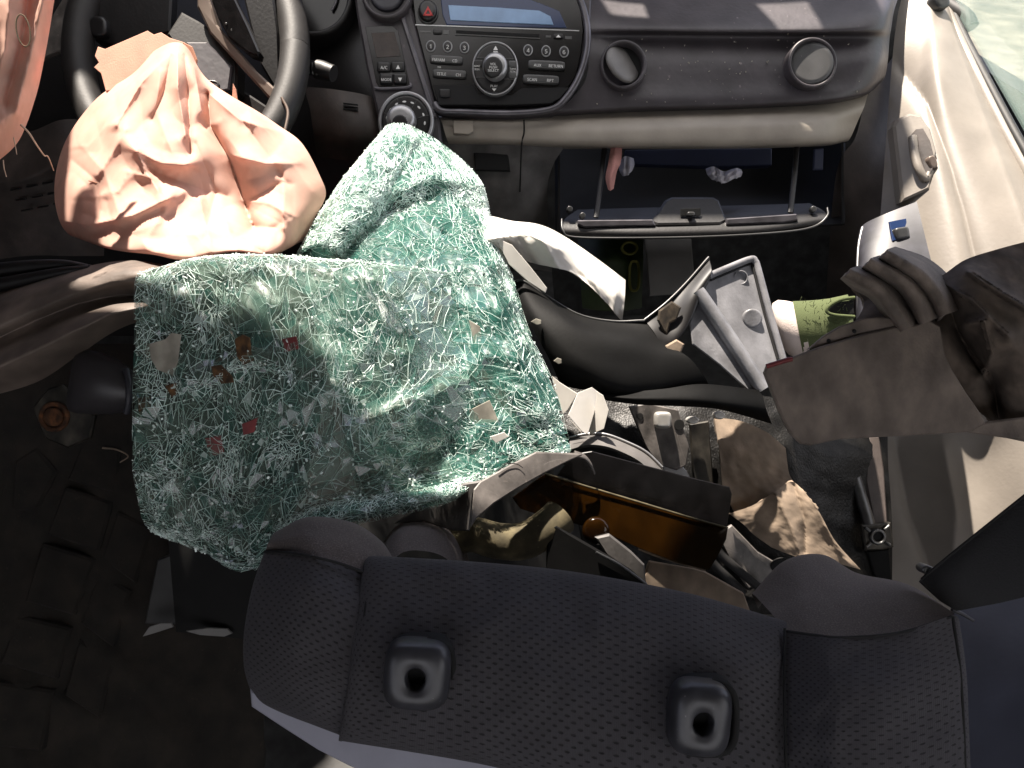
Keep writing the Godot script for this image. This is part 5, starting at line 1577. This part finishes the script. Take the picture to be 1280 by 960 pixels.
	plate("webbing", [1150, 728, 1158, 718, 1215, 672, 1300, 604, 1300, 742, 1250, 754, 1196, 764, 1176, 752], func(x, y): return .62 - (x - 1150) * 0.0003, 0.002, M.webbing, belt, 0.6)
	rod("binding", [1152, 724, .618, 1190, 692, .606, 1300, 604, .574], 0.0012, 0.0012, M.black, belt, 6)
	knob("stud", 1156, 711, .625, 17, 12, 0.006, M.steel, belt, 2.0, -0.3)
	rod("loose_tab", [1190, 762, .612, 1204, 768, .612, 1217, 776, .612], 0.0020, 0.0012, M.switch_panel, belt, 6)

func turned_at(called: String, x: float, y: float, d: float, w: float, h: float, m: Material, parent: Node):
	var k = d / FOCAL
	var b = B.new()
	turned(b, fr(x, y, d), w * k, h * k, 2.0, [[0, -0.008], [0, 0], [0.002, 0.002], [0.006, 0.003], [0.011, 0.0032]], 32)
	return put(b, called, m, parent)

func left_side():
	var tn = FastNoiseLite.new()
	tn.seed = 13
	tn.frequency = 0.012
	var roll = thing("rolled_trim", "rolled dark trim with glossy top running in from the left edge", "trim roll", at(90, 440, .80))
	var rf = [[-0.008, 14.0, 18.0, [-10, 410, 45, 386, 95, 366, 140, 352, 200, 350]], [0.016, 9.0, 9.0, [-10, 426, 45, 400, 95, 380, 140, 370, 200, 368]], [-0.016, 10.0, 20.0, [-10, 462, 45, 436, 95, 412, 140, 392, 180, 384]], [0.004, 8.0, 8.0, [-10, 388, 60, 368, 130, 340]]]
	sheet_of("roll_cloth", [
		[-30, 376, .86, 45, 349, .86, 95, 336, .855, 140, 327, .85, 175, 326, .845, 216, 333, .85],
		[-30, 396, .815, 45, 366, .815, 95, 350, .81, 140, 340, .805, 175, 338, .80, 218, 341, .81],
		[-30, 424, .80, 45, 390, .80, 95, 370, .80, 140, 356, .80, 175, 353, .80, 220, 352, .81],
		[-30, 442, .805, 45, 408, .81, 95, 386, .81, 140, 370, .81, 175, 366, .81, 220, 362, .82],
		[-30, 470, .79, 45, 440, .79, 95, 414, .79, 140, 392, .795, 175, 384, .80, 220, 378, .82],
		[-30, 500, .83, 45, 478, .83, 95, 446, .83, 140, 416, .83, 175, 402, .835, 220, 395, .85]], 90, 70, 0.004, M.roll_lit, roll,
		func(x, y, u, v): return folds(rf, x, y) + 0.0015 * tn.get_noise_2d(x * 0.6 + y, y * 2.0))
	rod("black_piping", [-30, 342, .87, 30, 334, .865, 80, 331, .86, 125, 338, .855], 0.0095, 0.004, M.dash_dark, roll, 10)
	rod("black_piping", [-30, 362, .86, 30, 350, .855, 80, 340, .85, 112, 336, .85], 0.009, 0.004, M.dash_dark, roll, 10)
	var kb = thing("brake_handle", "stitched black leather handle sticking out beside the glass", "handle", at(125, 520, .83))
	var loops = []
	for q in [[86, 478, 8, 26], [90, 478, 22, 36], [102, 477, 30, 40], [122, 479, 33, 39], [142, 483, 31, 35], [156, 487, 27, 29], [162, 489, 24, 25], [166, 490, 24, 24]]:
		var l = PackedVector3Array()
		for k in 32:
			var a = TAU * k / 32
			l.append(at(q[0] - 4 * sin(a), q[1] + q[3] * sin(a), .83 - q[2] * 0.00085 * cos(a)))
		loops.append(l)
	var b = B.new()
	loft(b, loops, true, true)
	put(b, "grip", M.grip_vinyl, kb)
	rod("collar", [158, 462, .812, 161, 480, .806, 161, 500, .806, 158, 516, .812], 0.0035, 0.0035, M.switch_panel, kb, 8)
	var rb = thing("rusty_bracket", "dark bracket with a rusty bolt below the rolled trim", "bracket", at(75, 560, .92))
	plate("plate", [40, 510, 58, 486, 78, 480, 96, 500, 118, 520, 112, 548, 84, 560, 56, 548], .90, 0.006, M.bracket_dark, rb, 2.0)
	knob("bolt_head", 68, 521, .898, 24, 24, 0.006, M.rust, rb, 2.0)
	ring("washer", 68, 521, .899, 38, 38, 6, 0.003, M.rust, rb)
	# dark padded floor with seams
	var fp = thing("floor_padding", "dark dirty padded floor with stitched rectangles at the lower left", "floor mat", at(110, 900, .95))
	var pd = func(x, y): return 1.02 - (y - 500) * 0.00025 + (x - 120) * 0.00035
	sheet_of("mat_base", [
		[-60, 440, pd.call(-60, 440), 120, 430, pd.call(120, 430), 330, 430, pd.call(330, 430)],
		[-60, 640, pd.call(-60, 640), 120, 640, pd.call(120, 640), 330, 640, pd.call(330, 640)],
		[-60, 820, pd.call(-60, 820), 120, 820, pd.call(120, 820), 330, 820, pd.call(330, 820)],
		[-60, 1010, pd.call(-60, 1010), 120, 1010, pd.call(120, 1010), 330, 1010, pd.call(330, 1010)]], 40, 40, 0.01, M.floor_felt, fp, func(x, y, u, v): return 0.012 * tn.get_noise_2d(x, y))
	for q in [[18, 576, 44, 560, 70, 590, 44, 640, 14, 640], [52, 680, 118, 700, 92, 770, 30, 752], [58, 668, 80, 610, 140, 628, 122, 690], [20, 770, 88, 786, 70, 850, 0, 830], [-30, 850, 66, 864, 50, 940, -40, 930], [84, 600, 104, 548, 150, 560, 144, 618], [126, 700, 146, 640, 190, 660, 168, 730], [100, 780, 122, 714, 162, 740, 140, 810], [80, 870, 98, 800, 140, 824, 124, 900]]:
		plate("pad", q, func(x, y): return pd.call(x, y) - 0.004, 0.012, M.floor_felt, fp, 3.0)
	rod("twig", [128, 560, .94, 145, 562, .94, 160, 570, .94, 150, 578, .94], 0.0012, 0.0008, M.felt, fp, 5)
	var cu = sheet_of("driver_cushion", [
		[190, 350, 1.02, 330, 345, 1.0, 480, 345, 1.0, 640, 345, 1.02],
		[190, 450, .97, 330, 450, .94, 480, 450, .93, 660, 450, .96],
		[200, 560, .94, 330, 560, .90, 480, 560, .89, 690, 560, .92],
		[210, 670, .93, 330, 680, .88, 480, 680, .86, 690, 660, .88],
		[220, 790, .93, 330, 800, .90, 480, 800, .88, 690, 760, .86]], 30, 30, 0.02, M.cushion)
	tag(cu, "black seat cushion hidden beneath the broken green glass", "seat cushion")
	var dk = plate("dark_board", [196, 700, 238, 684, 322, 700, 318, 760, 300, 784, 180, 780], .93, 0.02, M.shell, self, 2.0)
	tag(dk, "dark board below the glass flap in front of the seat", "board")
	var sl = plate("plastic_sliver", [178, 796, 186, 784, 200, 779, 214, 779, 216, 784, 198, 790], .90, 0.003, M.grey_card, self, 0.6)
	tag(sl, "pale curved plastic sliver left of the longer one in dark footwell", "plastic sliver")
	sl = plate("plastic_sliver", [232, 789, 260, 785, 284, 786, 290, 792, 280, 796, 250, 794], .90, 0.003, M.grey_card, self, 0.6)
	tag(sl, "longer pale plastic sliver against the left seat bolster", "plastic sliver")

func seat():
	var s = thing("passenger_seat", "grey mesh fabric seat back without headrest, two guide sleeves on top", "car seat", at(750, 960, .60))
	var sn = FastNoiseLite.new()
	sn.seed = 17
	sn.frequency = 0.008
	var soft = func(x, y, u, v): return 0.005 * sn.get_noise_2d(x, y)
	sheet_of("centre_panel", [
		[469, 711, 0.716, 484, 713, 0.701, 600, 722, 0.7, 720, 736, 0.7, 860, 762, 0.7, 977, 799, 0.701, 991, 800, 0.714],
		[461, 695, 0.631, 476, 697, 0.616, 600, 704, 0.61, 720, 716, 0.61, 860, 742, 0.61, 973, 775, 0.616, 987, 776, 0.629],
		[455, 700, 0.598, 470, 702, 0.583, 600, 712, 0.575, 720, 726, 0.572, 860, 752, 0.575, 971, 783, 0.581, 985, 784, 0.594],
		[447, 759, 0.571, 462, 761, 0.556, 600, 776, 0.545, 720, 790, 0.54, 860, 812, 0.54, 971, 841, 0.551, 985, 842, 0.564],
		[437, 846, 0.548, 452, 848, 0.533, 600, 862, .525, 720, 880, .52, 860, 902, .52, 973, 931, 0.531, 987, 932, 0.544],
		[427, 920, 0.552, 440, 921, 0.536, 600, 947, .528, 720, 976, .522, 860, 1010, .518, 976, 1049, 0.519, 990, 1050, 0.532],
		[427, 926, 0.58, 440, 927, 0.57, 600, 953, .56, 720, 982, .556, 860, 1016, .55, 976, 1055, 0.55, 990, 1056, 0.56]], 120, 90, 0.0, M.seat, s, soft, Vector2(0.30 / 0.0064, 0.24 / 0.0056))
	sheet_of("left_bolster", [
		[340, 690, .66, 331, 690, .61, 362, 692, .585, 400, 698, .572, 462, 718, .585],
		[326, 735, .65, 316, 735, .60, 350, 738, .565, 392, 746, .55, 456, 764, .560],
		[316, 790, .65, 306, 790, .595, 342, 795, .555, 384, 808, .54, 448, 830, .545],
		[316, 835, .65, 306, 835, .595, 342, 845, .555, 384, 857, .54, 446, 874, .54],
		[322, 868, .66, 316, 869, .61, 350, 886, .57, 392, 902, .552, 440, 919, .548],
		[324, 874, .69, 318, 875, .65, 352, 891, .61, 394, 907, .59, 440, 925, .58]], 70, 70, 0.0, M.seat, s, soft, Vector2(0.11 / 0.0064, 0.15 / 0.0056))
	sheet_of("left_cap", [
		[362, 672, .70, 392, 662, .70, 440, 668, .70, 476, 690, .70, 500, 716, .70],
		[346, 664, .632, 386, 646, .632, 440, 653, .632, 476, 676, .63, 492, 700, .63],
		[336, 677, .605, 384, 666, .594, 436, 676, .596, 466, 692, .597, 482, 706, .60],
		[331, 691, .608, 384, 694, .576, 424, 704, .576, 448, 711, .580, 464, 719, .584]], 50, 30, 0.0, M.seat_plain, s, soft)
	rod("left_piping", [331, 690, .605, 360, 691, .584, 395, 697, .571, 430, 706, .573, 464, 719, .581], 0.0012, 0.0012, M.black, s, 6)
	rod("left_seam", [463, 718, .580, 456, 764, .555, 449, 830, .541, 444, 880, .537, 439, 920, .537], 0.0010, 0.0010, M.black, s, 6)
	sheet_of("left_lobe", [
		[470, 690, .72, 500, 654, .74, 540, 650, .75, 572, 668, .76, 590, 710, .77],
		[474, 694, .66, 500, 664, .68, 538, 662, .70, 566, 678, .72, 580, 712, .73],
		[480, 712, .63, 505, 690, .65, 538, 690, .67, 560, 700, .69, 572, 720, .71]], 24, 16, 0.0, M.seat_plain, s)
	sheet_of("right_bolster", [
		[983, 788, .578, 1020, 793, .565, 1055, 796, .558, 1125, 790, .56, 1188, 770, .58, 1199, 774, .63],
		[981, 850, .552, 1020, 854, .535, 1055, 856, .528, 1128, 852, .532, 1198, 836, .56, 1208, 840, .62],
		[982, 930, .532, 1020, 938, .516, 1055, 942, .51, 1132, 940, .515, 1203, 922, .545, 1212, 926, .61],
		[985, 1050, .518, 1025, 1056, .505, 1060, 1060, .50, 1135, 1058, .505, 1206, 1040, .535, 1216, 1044, .60]], 70, 60, 0.0, M.seat, s, soft, Vector2(0.125 / 0.0064, 0.145 / 0.0056))
	sheet_of("right_cap", [
		[948, 760, .74, 985, 715, .74, 1032, 705, .74, 1078, 730, .72, 1140, 745, .70, 1190, 775, .67],
		[940, 742, .69, 980, 703, .69, 1028, 695, .69, 1072, 717, .675, 1136, 731, .65, 1192, 766, .615],
		[960, 762, .625, 1000, 748, .62, 1040, 746, .618, 1082, 750, .61, 1140, 752, .60, 1193, 768, .597],
		[983, 789, .580, 1018, 794, .566, 1050, 797, .56, 1086, 795, .559, 1130, 789, .562, 1190, 771, .582]], 60, 40, 0.0, M.seat_plain, s, soft)
	rod("right_piping", [983, 789, .577, 1018, 794, .563, 1055, 797, .556, 1125, 791, .558, 1189, 771, .579], 0.0012, 0.0012, M.black, s, 6)
	rod("right_seam", [981, 786, .576, 980, 850, .549, 982, 930, .529, 985, 1040, .516], 0.0010, 0.0010, M.black, s, 6)
	rod("side_piping", [1190, 771, .582, 1199, 836, .564, 1204, 922, .549, 1207, 1040, .54], 0.0018, 0.0018, M.black, s, 6)
	plate("rear_shell", [312, 862, 350, 882, 392, 898, 440, 914, 540, 930, 640, 950, 740, 976, 730, 1010, 560, 1000, 470, 972, 436, 958, 397, 938, 350, 908, 314, 884], .60, 0.01, M.seat_back, s, 2.0)
	for q in [[520, 847, 84, 86, .5195, 0.06, 519, 845], [877, 902, 78, 92, .5085, 0.10, 874, 900]]:
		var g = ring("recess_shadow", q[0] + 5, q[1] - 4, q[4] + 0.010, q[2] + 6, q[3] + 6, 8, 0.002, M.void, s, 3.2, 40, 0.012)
		var k = q[4] / FOCAL
		var b = B.new()
		var T = fr(q[0], q[1], q[4] - 0.002, -q[5])
		var loops = []
		for e in [[0.0, -0.014, 3.6], [0.0, -0.004, 3.6], [0.0012, 0.0, 3.5], [0.004, 0.0035, 3.3], [0.008, 0.005, 3.0], [0.0135, 0.0052, 2.4], [0.0155, 0.0040, 2.0], [0.0162, 0.0, 2.0], [0.0165, -0.016, 2.0]]:
			var l = PackedVector3Array()
			var w = q[2] * k - 2 * e[0]
			var h = q[3] * k - 2 * e[0]
			if e[0] > 0.013:
				w = 0.0150 - (e[0] - 0.0135)
				h = 0.0172 - (e[0] - 0.0135)
			for p in oval(w, h, e[2], 48):
				l.append(T * Vector3(p.x, p.y, e[1]))
			loops.append(l)
		loft(b, loops)
		var sleeve = put(b, "headrest_sleeve", M.bush, s)
		knob("sleeve_hole", q[6], q[7], q[4] + 0.006, 27, 30, 0.001, M.void, sleeve)
